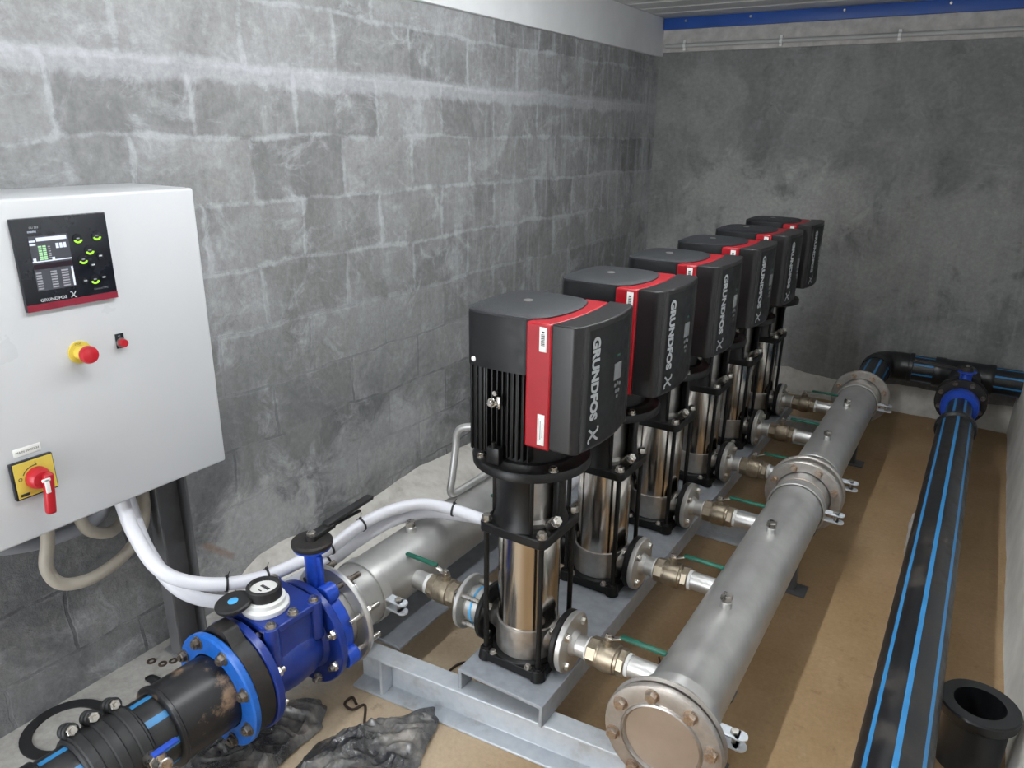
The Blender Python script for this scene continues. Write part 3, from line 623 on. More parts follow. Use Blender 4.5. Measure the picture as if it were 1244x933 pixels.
# ------------------------------------------------------------------ pumps
def arc_pts(cx, cy, r, a0, a1, n):
    return [(cx+r*math.cos(a0+(a1-a0)*k/n), cy+r*math.sin(a0+(a1-a0)*k/n)) for k in range(n+1)]
def make_pump(label):
    t = thing('booster_pump', label, 'pump', (0, 0, 0), 0, 'vertical booster pumps in a row on the skid')
    # base casting with corner lobes
    b = B(); b.prism(round_poly([(-0.098, -0.098), (0.098, -0.098), (0.098, 0.098), (-0.098, 0.098)], 0.022), (0, 0, 0), (1, 0, 0), (0, 1, 0), (0, 0, 1), 0.004, 0.030)
    for sx in (-1, 1):
        for sy in (-1, 1):
            b.cyl((sx*0.083, sy*0.083, 0.0), (sx*0.080, sy*0.080, 0.034), 0.021, 0.019, 20, 0.002)
    b.lathe([(0.098, 0.024), (0.098, 0.033), (0.089, 0.040), (0.07, 0.040)], (0, 0, 0), (0, 0, 1), 48)
    base = obj('base_plate', b, 'black_cast', t, bevel=0.002)
    for sx in (-1, 1):
        for sy in (-1, 1):
            b = B(); b.cyl((sx*0.055, sy*0.089, 0.029), (sx*0.055, sy*0.089, 0.033), 0.010, None, 16); b.hexa((sx*0.055, sy*0.089, 0.033), (0, 0, 1), 0.008, 0.007); obj('bolt', b, 'bolt', base)
    # stainless pump foot with both ports
    b = B(); b.lathe([(0.080, 0.034), (0.0865, 0.040), (0.0875, 0.075), (0.0875, 0.122), (0.0865, 0.127), (0.082, 0.128)], (0, 0, 0), (0, 0, 1), 56)
    for s in (-1, 1):
        b.lathe([(0.050, 0.06), (0.044, 0.082), (0.036, 0.095), (0.034, 0.118)], (0, 0, 0.09), (s, 0, 0), 32)
    obj('pump_foot', b, 'satin', t)
    b = B(); b.lathe([(0.0825, 0.127), (0.0825, 0.400)], (0, 0, 0), (0, 0, 1), 64); obj('outer_sleeve', b, 'stainless', t)
    for s in (-1, 1):
        f = B(); f.ring(0.036, 0.0825, 0.108, 0.126, (0, 0, 0.09), (s, 0, 0), 48, 0.004)
        for k in range(4):
            a = PI/4+k*PI/2; f.lathe([(0.012, 0.104), (0.012, 0.108)], (0, 0.062*math.cos(a), 0.09+0.062*math.sin(a)), (s, 0, 0), 16)
        f = obj('port_flange', f, 'black_cast', t)
        for k in range(4):
            a = PI/4+k*PI/2; b = B(); b.hexa((s*0.104, 0.062*math.cos(a), 0.09+0.062*math.sin(a)), (-s, 0, 0), 0.0105, 0.009)
            obj('bolt', b, 'bolt', f)
    # drain plugs on the foot
    b = B(); b.hexa((0.045, -0.070, 0.075), (0.5, -0.85, 0), 0.011, 0.016); 
    for sx in (-1, 1):
        for sy in (-1, 1):
            b2 = B(); b2.cyl((sx*0.082, sy*0.082, 0.020), (sx*0.082, sy*0.082, 0.412), 0.0072, None, 12); b2.hexa((sx*0.082, sy*0.082, 0.027), (0, 0, 1), 0.013, 0.012)
            obj('stay_bolt', b2, 'black_cast', t)
    b.bm.free()
    # head plate, motor stool, coupling guard
    b = B()
    q = []
    for (x0, y0), (x1, y1) in (((-1, -1), (1, -1)), ((1, -1), (1, 1)), ((1, 1), (-1, 1)), ((-1, 1), (-1, -1))):
        q += [(x0*0.099, y0*0.099)]
    b.prism(round_poly(q, 0.020), (0, 0, 0), (1, 0, 0), (0, 1, 0), (0, 0, 1), 0.398, 0.426); head = obj('head_plate', b, 'black_cast', t, bevel=0.004)
    for sx in (-1, 1):
        for sy in (-1, 1):
            b = B(); b.cyl((sx*0.082, sy*0.082, 0.426), (sx*0.082, sy*0.082, 0.429), 0.0145, None, 18); b.hexa((sx*0.082, sy*0.082, 0.429), (0, 0, 1), 0.0125, 0.012); obj('nut', b, 'bolt', head)
    b = B()
    prof = [(0.100, 0.424), (0.092, 0.445), (0.089, 0.500), (0.092, 0.555), (0.104, 0.588), (0.092, 0.588), (0.082, 0.555), (0.079, 0.500), (0.082, 0.445), (0.086, 0.424)]
    # window openings between the two stout legs
    a, u, w = frame_of((0, 0, 1))          # u=+y, w = a x u = -x ; angle th -> direction (-sin th, cos th)
    def th(deg): return math.radians(deg-90)
    b.lathe(prof, (0, 0, 0), (0, 0, 1), 22, closed=True, a0=th(-150), a1=th(-58)); b.lathe(prof, (0, 0, 0), (0, 0, 1), 26, closed=True, a0=th(-14), a1=th(122)); b.lathe(prof, (0, 0, 0), (0, 0, 1), 8, closed=True, a0=th(166), a1=th(180))
    for dg in (-150, -58, -14, 122):
        ang = math.radians(dg); d = V((math.cos(ang), math.sin(ang), 0))
        b.box(d*0.090+V((0, 0, 0.506)), (0.018, 0.010, 0.160), 0.002, rot=Matrix.Rotation(ang, 3, 'Z'))
    obj('motor_stool', b, 'black_cast', t)
    b = B(); b.lathe([(0.074, 0.426), (0.074, 0.438), (0.066, 0.446), (0.064, 0.588)], (0, 0, 0), (0, 0, 1), 40); obj('coupling_guard', b, 'satin', t)
    b = B(); b.cyl((0.073, -0.028, 0.430), (0.094, -0.036, 0.452), 0.014, None, 16); b.hexa((0.092, -0.0352, 0.450), (0.65, -0.25, 0.68), 0.0135, 0.016); obj('vent_plug', b, 'bolt', t)
    # motor: flange disc, finned housing
    b = B(); b.lathe([(0.100, 0.580), (0.140, 0.586), (0.149, 0.590), (0.150, 0.606), (0.146, 0.612), (0.128, 0.614), (0.118, 0.622), (0.100, 0.622)], (0, 0, 0), (0, 0, 1), 72); mf = obj('motor_flange', b, 'black_cast', t)
    for k in range(4):
        ang = math.radians(-135+90*k+8); b = B(); b.cyl((0.134*math.cos(ang), 0.134*math.sin(ang), 0.612), (0.134*math.cos(ang), 0.134*math.sin(ang), 0.616), 0.012, None, 16); b.hexa((0.134*math.cos(ang), 0.134*math.sin(ang), 0.616), (0, 0, 1), 0.0095, 0.008); obj('bolt', b, 'bolt', mf)
    b = B(); b.cyl((0, 0, 0.612), (0, 0, 0.870), 0.104, None, 48)
    for k in range(12):
        for sgn in (-1, 1):
            y = sgn*0; x = -0.106+k*0.0145
            b.box((x, sgn*0.094, 0.748), (0.0042, 0.036, 0.236), 0.001)
    for k in range(15): b.box((-0.092, -0.105+k*0.015, 0.748), (0.044, 0.0042, 0.236), 0.001)
    obj('motor_housing', b, 'black_cast', t, smooth=30)
    b = B(); b.box((-0.030, -0.124, 0.636), (0.036, 0.022, 0.044), 0.004); b.cyl((-0.03, -0.13, 0.654), (-0.03, -0.13, 0.672), 0.006, None, 12); obj('drain_block', b, 'black_cast', t)
    b = B(); b.cyl((-0.035, -0.112, 0.770), (-0.035, -0.133, 0.770), 0.012, None, 16, 0.001); b.cyl((-0.035, -0.133, 0.770), (-0.035, -0.142, 0.770), 0.0075, None, 14, 0.002); b.box((-0.019, -0.126, 0.772), (0.010, 0.008, 0.030), 0.002); b.cyl((-0.030, -0.120, 0.793), (-0.030, -0.128, 0.793), 0.006, None, 12); obj('earth_terminal', b, 'bolt', t)
    # fan cover: rounded square with bulging sides and a domed top
    def fan_plan(k):
        pts = []
        cs = [(-0.118, -0.122), (0.078, -0.122), (0.078, 0.122), (-0.118, 0.122)]
        bul = [0.012, 0.030, 0.012, 0.010]
        out = []
        for i in range(4):
            p, q2 = V(cs[i]), V(cs[(i+1) % 4]); d = q2-p; nn = V((d.y, -d.x)).normalized()
            for j in range(1, 12):
                f = j/12; out.append(p+d*f+nn*bul[i]*(1-(2*f-1)**2))
        cen = V((-0.02, 0))
        return [cen+(p-cen)*k for p in out]
    b = B(); layers = [(1.0, 0.853), (1.0, 0.972), (0.985, 0.981)]
    rings = [[b.bm.verts.new((p.x, p.y, z)) for p in fan_plan(k)] for k, z in layers]
    for r0, r1 in zip(rings, rings[1:]):
        for i in range(len(r0)): b.face([r0[i], r0[(i+1) % len(r0)], r1[(i+1) % len(r0)], r1[i]])
    b.face(rings[-1]); b.face(rings[0])
    fc = obj('fan_cover', b, 'fan_black', t, smooth=45)
    b = B(); layers = [(1.0, 0.980), (1.0, 0.985), (0.94, 0.988), (0.7, 0.9905), (0.35, 0.992)]
    rings = [[b.bm.verts.new((p.x, p.y, z)) for p in fan_plan(k)] for k, z in layers]
    for r0, r1 in zip(rings, rings[1:]):
        for i in range(len(r0)): b.face([r0[i], r0[(i+1) % len(r0)], r1[(i+1) % len(r0)], r1[i]])
    b.face(rings[-1]); b.face(rings[0]); gr = obj('fan_grille', b, 'grille', fc, smooth=60)
    b = B(); b.lathe([(0.012, 0.9915), (0.012, 0.9935), (0.009, 0.9945)], (-0.02, 0, 0), (0, 0, 1), 20); obj('centre_badge', b, 'satin', fc)
    b = B(); b.lathe([(0.0065, 0.0), (0.0065, 0.002), (0.004, 0.004)], (-0.088, -0.1272, 0.868), (-0.05, -1, 0), 14); obj('screw', b, 'white_plastic', fc)
    # frequency drive: red band, dark cover with convex face
    W = 0.1415
    def band(x0, bx0, x1, bx1, w0, w1, z0, z1, b):
        n = 12; pts = []
        for k in range(n+1): f = -1+2*k/n; pts.append((x0+bx0*(1-f*f), f*w0))
        for k in range(n+1): f = 1-2*k/n; pts.append((x1+bx1*(1-f*f), f*w1))
        b.prism(pts, (0, 0, 0), (1, 0, 0), (0, 1, 0), (0, 0, 1), z0, z1)
    b = B(); band(0.060, 0.018, 0.124, 0.014, W-0.001, W-0.001, 0.688, 0.982, b); rb = obj('red_band', b, 'red_plastic', t, bevel=0.005)
    n = 14; pts = []
    for k in range(n+1): f = -1+2*k/n; pts.append((0.125+0.014*(1-f*f), f*W))
    outer = round_poly([(0.125, W), (0.193, W), (0.193, -W), (0.125, -W)], 0.02, 5)
    sel = []
    face_pts = []
    for k in range(n+1): f = 1-2*k/n; face_pts.append((0.193+0.015*(1-f*f), f*(W-0.020)))
    left = arc_pts(0.173, W-0.022, 0.022, PI/2, 0.25, 5); right = arc_pts(0.173, -W+0.022, 0.022, -0.25, -PI/2, 5)
    poly = pts + left + face_pts + right
    b = B(); b.prism(poly, (0, 0, 0), (1, 0, 0), (0, 1, 0), (0, 0, 1), 0.692, 0.984); dc = obj('drive_cover', b, 'drive_black', t, bevel=0.007, bseg=3)
    # raised fascia on the cover's face
    b = B(); fa = []
    for k in range(n+1): f = 1-2*k/n; fa.append((0.193+0.015*(1-f*f)+0.0012, f*(W-0.026)))
    fb = [(x-0.010, y) for x, y in reversed(fa)]
    b.prism(fa+fb, (0, 0, 0), (1, 0, 0), (0, 1, 0), (0, 0, 1), 0.700, 0.972); fas = obj('fascia', b, 'fan_black', dc)
    def fx(y): f = y/(W-0.026); return 0.193+0.015*(1-f*f)+0.0014
    y0 = -0.092
    tu, tv = V((0, 0, -1)), V((0.16, 1, 0)).normalized()
    b = B(); text_into(b, 'GRUNDFOS', (fx(y0)+0.0008, y0, 0.955), tu, tv, 0.036, 0.0008, 1.0, embolden=0.05); obj('brand_lettering', b, 'letter', dc)
    b = B(); swirl_x(b, (fx(y0)+0.0008, y0-0.005, 0.746), tu, tv, 0.036, 0.0010); obj('brand_emblem', b, 'letter', dc)
    d = B(); d.box((fx(0.025)+0.0004, 0.024, 0.853), (0.002, 0.038, 0.040), 0.0008); d = obj('display_window', d, 'grey_print', dc)
    b = B(); b.box((fx(0.025), 0.026, 0.890), (0.002, 0.016, 0.006), 0.0006); obj('status_lamp', b, 'green', dc)
    for (yy, zz) in ((0.014, 0.820), (0.028, 0.822), (0.042, 0.818), (0.020, 0.804), (0.036, 0.803), (0.028, 0.790)):
        b = B(); b.cyl((fx(yy)-0.001, yy, zz), (fx(yy)+0.001, yy, zz), 0.0048, None, 12); obj('key', b, 'grey_print', dc)
    for z0, z1 in ((0.919, 0.974), (0.700, 0.774)):
        s = B(); s.box((0.104, -W+0.0005, (z0+z1)/2), (0.018, 0.0015, z1-z0), 0.0005); s = obj('sticker', s, 'sticker', rb)
        b = B()
        if z0 > 0.9:
            for k in range(9): b.box((0.104, -W-0.0004, 0.934+k*0.003), (0.009, 0.0006, 0.0012+0.0007*(k % 2)))
            b.box((0.104, -W-0.0004, 0.963), (0.007, 0.0006, 0.004))
        else:
            for k in range(3): b.box((0.098+k*0.005, -W-0.0004, 0.737), (0.0014, 0.0006, 0.055-0.010*k))
        obj('sticker_print', b, 'print_black' if z0 > 0.9 else 'grey_print', s)
    b = B(); b.box((0.092, 0, 0.76), (0.05, 0.18, 0.12), 0.006); obj('drive_bracket', b, 'black_cast', t)
    return t
PX, PY, PD, PZ = -0.870, 1.478, 0.4548, 0.200
place = ['nearest the camera, fins and drive in full view', 'second from the camera, just behind the nearest one',
         'third from the camera in the row', 'fourth from the camera, third from the back wall', 'fifth from the camera, next to last before the back wall', 'farthest from the camera, standing by the back wall']
pump = make_pump('black and red vertical pump '+place[0])
pumps = [pump]+[copy_tree(pump) for _ in range(5)]
for i, p in enumerate(pumps):
    p.location = (PX, PY+PD*i, PZ); p['label'] = 'black and red vertical pump, '+place[i]

# ------------------------------------------------------------------ branch valves between pumps and manifolds
def bolt_circle(parent, o, axis, rc, n, r, h, mat, phase=0.0, name='bolt', stud=None):
    a, u, w = frame_of(axis); o = V(o)
    for k in range(n):
        p = o+(u*math.cos(phase+2*PI*k/n)+w*math.sin(phase+2*PI*k/n))*rc
        b = B()
        if stud: b.cyl(p+a*stud[0], p+a*stud[1], r*0.55, None, 10)
        b.cyl(p, p+a*0.0015, r*1.15, None, 16); b.hexa(p+a*0.0015, axis, r, h)
        obj(name, b, mat, parent)
def make_branch_valve(label):
    # local origin at the pump-side face of the flange, on the pipe axis, +x towards the manifold
    t = thing('ball_valve', label, 'valve', (0, 0, 0), 0, 'valves joining the pumps to the right-hand manifold')
    f = B(); f.ring(0.026, 0.0825, 0.0, 0.016, (0, 0, 0), (1, 0, 0), 48, 0.002); f.lathe([(0.036, 0.016), (0.033, 0.022), (0.0305, 0.030), (0.0, 0.030)], (0, 0, 0), (1, 0, 0), 32)
    f = obj('flange', f, 'pipe_steel', t)
    bolt_circle(f, (0.016, 0, 0), (1, 0, 0), 0.062, 4, 0.011, 0.010, 'bolt', PI/4)
    b = B(); b.cyl((0.028, 0, 0), (0.062, 0, 0), 0.0290, None, 28); obj('pipe_nipple', b, 'pipe_steel', t)
    b = B(); b.cyl((0.059, 0, 0), (0.066, 0, 0), 0.0315, None, 28); obj('thread_tape', b, 'ptfe', t)
    b = B(); b.cyl((0.064, 0, 0), (0.094, 0, 0), 0.0385, None, 8, 0.003); b.lathe([(0.0365, 0.092), (0.0365, 0.097), (0.0395, 0.099), (0.0405, 0.112), (0.0405, 0.130), (0.0395, 0.141), (0.0360, 0.143), (0.0360, 0.150)], (0, 0, 0), (1, 0, 0), 32)
    b.cyl((0.149, 0, 0), (0.170, 0, 0), 0.0375, None, 8, 0.003); b.cyl((0.115, 0, 0.036), (0.115, 0, 0.052), 0.014, None, 20); b.cyl((0.115, 0, 0.050), (0.115, 0, 0.066), 0.0075, None, 14)
    obj('valve_body', b, 'brass', t)
    b = B(); b.cyl((0.169, 0, 0), (0.179, 0, 0), 0.0300, None, 28); obj('thread_tape', b, 'ptfe', t)
    b = B(); b.cyl((0.174, 0, 0), (0.2475, 0, 0), 0.0275, None, 28); obj('pipe_nipple', b, 'pipe_steel', t)
    h = B(); h.box((0.118, 0, 0.0605), (0.024, 0.016, 0.004), 0.001); h.hexa((0.115, 0, 0.0625), (0, 0, 1), 0.0085, 0.007); h.box((0.138, 0, 0.065), (0.030, 0.014, 0.004), 0.001, rot=Matrix.Rotation(math.radians(-24), 3, 'Y')); h = obj('handle', h, 'bolt', t); h['label'] = 'zinc lever with green sleeve'
    b = B(); b.box((0.208, 0, 0.0745), (0.122, 0.016, 0.009), 0.004); obj('grip_sleeve', b, 'green', h)
    return t
nth = ['nearest pump', 'second pump from the camera', 'third pump from the camera', 'fourth pump from the camera', 'fifth pump from the camera', 'farthest pump']
v0 = make_branch_valve('')
for i in range(6):
    v = v0 if i == 0 else copy_tree(v0)
    v.location = (PX+0.1265, PY+PD*i, PZ+0.09); v['label'] = 'bronze ball valve, green lever, right of the '+nth[i]
def make_suction(i):
    y = PY+PD*i; x0 = PX-0.1265
    t = thing('check_valve', 'stainless check valve between flanges, left of the '+nth[i], 'valve', (x0, y, PZ+0.09), PI, 'check valves on the left side of the pumps')
    b = B(); b.lathe([(0.040, 0.0), (0.052, 0.004), (0.052, 0.052), (0.046, 0.058), (0.046, 0.062)], (0, 0, 0), (1, 0, 0), 40); obj('wafer_body', b, 'pipe_steel', t)
    b = B(); b.lathe([(0.0525, 0.030), (0.0535, 0.030), (0.0535, 0.036), (0.0525, 0.036)], (0, 0, 0), (1, 0, 0), 40, closed=True); obj('blue_band', b, 'lid_blue', t)
    f = B(); f.ring(0.026, 0.080, 0.062, 0.074, (0, 0, 0), (1, 0, 0), 44); f.lathe([(0.032, 0.074), (0.026, 0.090), (0.0, 0.090)], (0, 0, 0), (1, 0, 0), 28); f = obj('flange', f, 'pipe_steel', t)
    for k in range(4):
        a = PI/4+k*PI/2; b = B(); b.cyl((-0.02, 0.062*math.cos(a), 0.062*math.sin(a)), (0.078, 0.062*math.cos(a), 0.062*math.sin(a)), 0.0075, None, 12); b.hexa((0.074, 0.062*math.cos(a), 0.062*math.sin(a)), (1, 0, 0), 0.011, 0.010); obj('through_bolt', b, 'bolt', f)
    t = thing('ball_valve', 'bronze ball valve, green lever, left of the '+nth[i], 'valve', (x0-0.085, y, PZ+0.09), PI, 'valves joining the pumps to the left manifold')
    b = B(); b.cyl((0.0, 0, 0), (0.014, 0, 0), 0.0275, None, 28); obj('pipe_nipple', b, 'pipe_steel', t)
    b = B(); b.cyl((0.006, 0, 0), (0.020, 0, 0), 0.0325, None, 28); obj('thread_tape', b, 'ptfe', t)
    b = B(); b.cyl((0.018, 0, 0), (0.046, 0, 0), 0.0395, None, 8, 0.003); b.lathe([(0.0365, 0.044), (0.0365, 0.049), (0.0395, 0.051), (0.0405, 0.062), (0.0405, 0.080), (0.0395, 0.090), (0.0365, 0.092), (0.0365, 0.099)], (0, 0, 0), (1, 0, 0), 32); b.cyl((0.098, 0, 0), (0.122, 0, 0), 0.0385, None, 8, 0.003)
    b.cyl((0.070, 0, 0.036), (0.070, 0, 0.052), 0.014, None, 20); b.cyl((0.070, 0, 0.05), (0.070, 0, 0.066), 0.0075, None, 14); obj('valve_body', b, 'brass', t)
    b = B(); b.cyl((0.121, 0, 0), (0.134, 0, 0), 0.0315, None, 28); obj('thread_tape', b, 'ptfe', t)
    b = B(); b.cyl((0.132, 0, 0), (0.181, 0, 0), 0.0285, None, 28); obj('pipe_nipple', b, 'pipe_steel', t)
    h = B(); h.box((0.074, 0, 0.0605), (0.024, 0.016, 0.004), 0.001); h.hexa((0.070, 0, 0.0625), (0, 0, 1), 0.0085, 0.007); h.box((0.094, 0, 0.065), (0.030, 0.014, 0.004), 0.001, rot=Matrix.Rotation(math.radians(-24), 3, 'Y')); h = obj('handle', h, 'bolt', t)
    b = B(); b.box((0.160, 0, 0.0745), (0.118, 0.016, 0.009), 0.004); obj('grip_sleeve', b, 'green', h)
for i in (0, 1): make_suction(i)

# ------------------------------------------------------------------ right-hand discharge manifold
MX, MZ, MR = -0.407, 0.290, 0.092
def flange_plate(b, y0, y1, ri, ro): b.ring(ri, ro, 0, y1-y0, (0, y0, 0), (0, 1, 0), 72, 0.004)
def manifold(label, y0, y1, plugs, near_neck, far_neck):
    t = thing('manifold_pipe', label, 'pipe', (MX, (y0+y1)/2, MZ)); ym = (y0+y1)/2
    b = B(); prof = []
    prof += [(0.1065, y0), (0.1065, y0+0.010), (0.099, y0+0.014), (0.0950, y0+0.05), (MR, y0+0.062)]
    prof += [(MR, y1-0.062), (0.0950, y1-0.05), (0.099, y1-0.014), (0.1065, y1-0.010), (0.1065, y1)]
    b.lathe([(r, h-ym) for r, h in prof], (0, 0, 0), (0, 1, 0), 64); obj('pipe_run', b, 'pipe_steel', t)
    for yy in (y0+0.085, y1-0.085):
        b = B(); b.lathe([(MR, -0.003), (MR+0.0018, -0.001), (MR+0.0018, 0.001), (MR, 0.003)], (0, yy-ym, 0), (0, 1, 0), 64, cap=False); obj('weld_bead', b, 'tan_steel', t)
    for yy in plugs:
        p = B(); p.cyl((0, yy-ym, MR-0.006), (0, yy-ym, MR+0.018), 0.0155, None, 24, 0.002); p = obj('plug_socket', p, 'pipe_steel', t)
        b = B(); b.cyl((0, yy-ym, MR+0.017), (0, yy-ym, MR+0.023), 0.010, None, 20); b.hexa((0, yy-ym, MR+0.022), (0, 0, 1), 0.0165, 0.016); obj('plug', b, 'bolt', p)
    return t
YE, YM_, YF = 1.310, 2.730, 4.060
manifold('near length of the dull stainless manifold pipe right of the pumps', YE, YM_-0.002, (1.725, 2.19), 1, 1)
manifold('far length of the dull stainless manifold pipe right of the pumps', YM_+0.002, YF, (3.09, 3.555), 1, 1)
def backing_ring(label, y0, th, ro, boltside, nb, mat='pipe_rust', bm='bolt_tan', ri=0.100, group='backing rings of the right-hand manifold', x=MX, long=None):
    t = thing('flange_ring', label, 'flange', (x, y0, MZ), 0, group)
    b = B(); b.ring(ri, ro, 0, th, (0, 0, 0), (0, 1, 0), 72, 0.005); b = obj('ring_plate', b, mat, t)
    if boltside:
        o = (0, 0, 0) if boltside < 0 else (0, th, 0)
        bolt_circle(t, o, (0, boltside, 0), ro*0.83, nb, 0.0125, 0.011, bm, PI/nb)
    return t
# blind end
t = thing('blind_flange', 'round stainless blind flange with tan bolts closing the near end of the right manifold', 'flange', (MX, 1.293, MZ))
b = B(); b.lathe([(0.095, -0.0125), (0.097, -0.0085), (0.101, -0.0085), (0.128, -0.0095), (0.137, -0.006), (0.139, -0.001), (0.139, 0.006), (0.136, 0.0105), (0.090, 0.0105)], (0, 0, 0), (0, 1, 0), 80, cap=False); rim = obj('rim_ring', b, 'pipe_rust', t)
b = B(); b.lathe([(0.0895, 0.010), (0.0895, -0.002), (0.088, -0.004)], (0, 0, 0), (0, 1, 0), 64); obj('end_disc', b, 'tan_steel', t)
b = B(); b.lathe([(0.0955, -0.0115), (0.0905, -0.0135), (0.087, -0.009), (0.0865, -0.002)], (0, 0, 0), (0, 1, 0), 64, cap=False); obj('raised_lip', b, 'satin', t)
bolt_circle(t, (0, -0.009, 0), (0, -1, 0), 0.1165, 8, 0.0145, 0.013, 'bolt_tan', math.radians(14))
backing_ring('stainless backing ring directly behind the near blind flange', 1.3125, 0.014, 0.139, 0, 8, ri=0.108)
backing_ring('stainless backing ring with bolts on the near side of the middle manifold joint', 2.690, 0.022, 0.139, -1, 8)
backing_ring('stainless backing ring on the far side of the middle manifold joint', 2.7475, 0.022, 0.139, 1, 8)
backing_ring('stainless backing ring with bolts at the far end of the right manifold', 4.0225, 0.022, 0.139, -1, 8)
def pipe_clamp(label, y, x=MX, r=0.0962, group='split clamps with eared lugs on the manifolds', ang=0.0):
    t = thing('pipe_clamp', label, 'clamp', (x, y, MZ), 0, group)
    b = B(); b.ring(r, r+0.005, -0.016, 0.016, (0, 0, 0), (0, 1, 0), 64, 0.001); obj('band', b, 'pipe_steel', t)
    for s in (1, -1):
        b = B(); b.box((r+0.026, 0, s*0.014), (0.052, 0.032, 0.005), 0.002); b.cyl((r+0.052, 0, s*0.014-0.0025), (r+0.052, 0, s*0.014+0.0025), 0.016, None, 20); obj('lug', b, 'galv', t)
    b = B(); b.cyl((r+0.038, 0, -0.024), (r+0.038, 0, 0.020), 0.0055, None, 12); b.hexa((r+0.038, 0, 0.0165), (0, 0, 1), 0.010, 0.008); obj('bolt', b, 'bolt', t)
    return t
pipe_clamp('eared steel clamp just behind the near blind flange', 1.383)
pipe_clamp('eared steel clamp on the near side of the middle manifold joint', 2.590)
pipe_clamp('eared steel clamp on the far side of the middle manifold joint', 2.892)
pipe_clamp('eared steel clamp before the far end of the right manifold', 3.920)
for yy, w in ((1.56, 'near end'), (2.52, 'middle joint'), (3.83, 'far end')):
    t = thing('pipe_stand', 'dark steel stand under the right manifold by its '+w, 'stand', (MX+0.03, yy, 0), 0, 'stands under the right manifold')
    b = B(); b.box((0, 0, 0.003), (0.12, 0.08, 0.006), 0.001); obj('foot_plate', b, 'post_dark', t)
    b = B(); b.box((0, 0, 0.098), (0.04, 0.04, 0.186), 0.003); obj('upright', b, 'post_dark', t)
    b = B(); b.lathe([(0.0925, -0.02), (0.0965, -0.02), (0.0965, 0.02), (0.0925, 0.02)], (-0.03, 0, MZ), (0, 1, 0), 24, closed=True, a0=PI*0.62, a1=PI*1.38); obj('saddle', b, 'post_dark', t)

# ------------------------------------------------------------------ left suction manifold
SX, SR = -1.352, 0.094
t = thing('manifold_pipe', 'stainless manifold pipe on the left of the pumps behind the blue valve', 'pipe', (SX, 2.7, MZ))
b = B(); b.lathe([(0.110, 1.245-2.7), (0.110, 1.258-2.7), (0.100, 1.266-2.7), (SR, 1.31-2.7), (SR, 4.05-2.7), (0.085, 4.13-2.7), (0.04, 4.16-2.7), (0.001, 4.165-2.7)], (0, 0, 0), (0, 1, 0), 64); obj('pipe_run', b, 'pipe_steel', t)
for yy in (1.563, 2.19, 3.09):
    p = B(); p.cyl((0, yy-2.7, SR-0.006), (0, yy-2.7, SR+0.018), 0.0165, None, 24, 0.002); p = obj('plug_socket', p, 'pipe_steel', t)
    if yy != 2.19:
        b = B(); b.hexa((0, yy-2.7, SR+0.018), (0, 0, 1), 0.0165, 0.016); obj('plug', b, 'bolt', p)
pipe_clamp('eared galvanised clamp just behind the blue valve on the left manifold', 1.345, SX, SR+0.0005)
t = thing('bent_tube', 'bent stainless tube rising beside the left manifold near the wall', 'tube', (-1.38, 1.83, 0.30))
TB = [(-0.985, 1.925, 0.668), (-1.10, 1.915, 0.665), (-1.26, 1.868, 0.652), (-1.345, 1.848, 0.640), (-1.376, 1.842, 0.614), (-1.380, 1.838, 0.56), (-1.379, 1.815, 0.46), (-1.378, 1.802, 0.415), (-1.374, 1.815, 0.400), (-1.368, 1.88, 0.401), (-1.356, 2.08, 0.410), (-1.352, 2.16, 0.414), (-1.352, 2.187, 0.412), (-1.352, 2.19, 0.402)]
TO_ = V((-1.38, 1.83, 0.30)); t.location = TO_
b = B(); b.tube([V(p)-TO_ for p in TB], 0.0125, 14, 6); obj('tube', b, 'pipe_steel', t)
b = B(); b.lathe([(0.016, 0), (0.018, 0.004), (0.018, 0.026), (0.015, 0.030)], V((-1.305, 1.8565, 0.6475))-TO_, (0.96, 0.27, 0.05), 20); b.lathe([(0.016, 0.034), (0.0195, 0.038), (0.0195, 0.052), (0.015, 0.054)], V((-1.305, 1.8565, 0.6475))-TO_, (0.96, 0.27, 0.05), 8); b.cyl(V((-0.998, 1.925, 0.668))-TO_, V((-0.975, 1.925, 0.668))-TO_, 0.020, None, 8, 0.002); obj('fitting', b, 'bolt', t)

# ------------------------------------------------------------------ supply line with meter, in front of the left manifold
TO = V((-1.346, 1.216, MZ)); TA = math.atan2(-0.9992, -0.04)   # local +x runs along the line towards the camera side
def line(name, label, cat, t0, group=None, dz=0.0):
    d = V((math.cos(TA), math.sin(TA), 0))
    return thing(name, label, cat, TO+d*t0+V((0, 0, dz)), TA, group)
AX = (1, 0, 0)
t = line('flange_ring', 'stainless ring plate with long studs between the blue valve and the left manifold', 'flange', 0.0)
b = B(); b.ring(0.100, 0.148, -0.012, 0.004, (0, 0, 0), AX, 80, 0.005); rp = obj('ring_plate', b, 'pipe_steel', t)
for k in range(8):
    a = PI/8+k*PI/4; cy, cz = 0.1265*math.cos(a), 0.1265*math.sin(a); b = B()
    b.cyl((-0.060, cy, cz), (0.048, cy, cz), 0.0078, None, 12); b.hexa((-0.024, cy, cz), AX, 0.0125, 0.012); obj('stud', b, 'bolt_dark' if k in (1, 2) else 'bolt', t)
t = line('stub_end', 'short stainless stub between ring plate and blue valve', 'pipe', 0.0)
b = B(); b.lathe([(0.096, -0.028), (0.0985, -0.010), (0.0985, 0.022), (0.108, 0.026), (0.108, 0.0295)], (0, 0, 0), AX, 64); obj('stub_collar', b, 'pipe_steel', t)
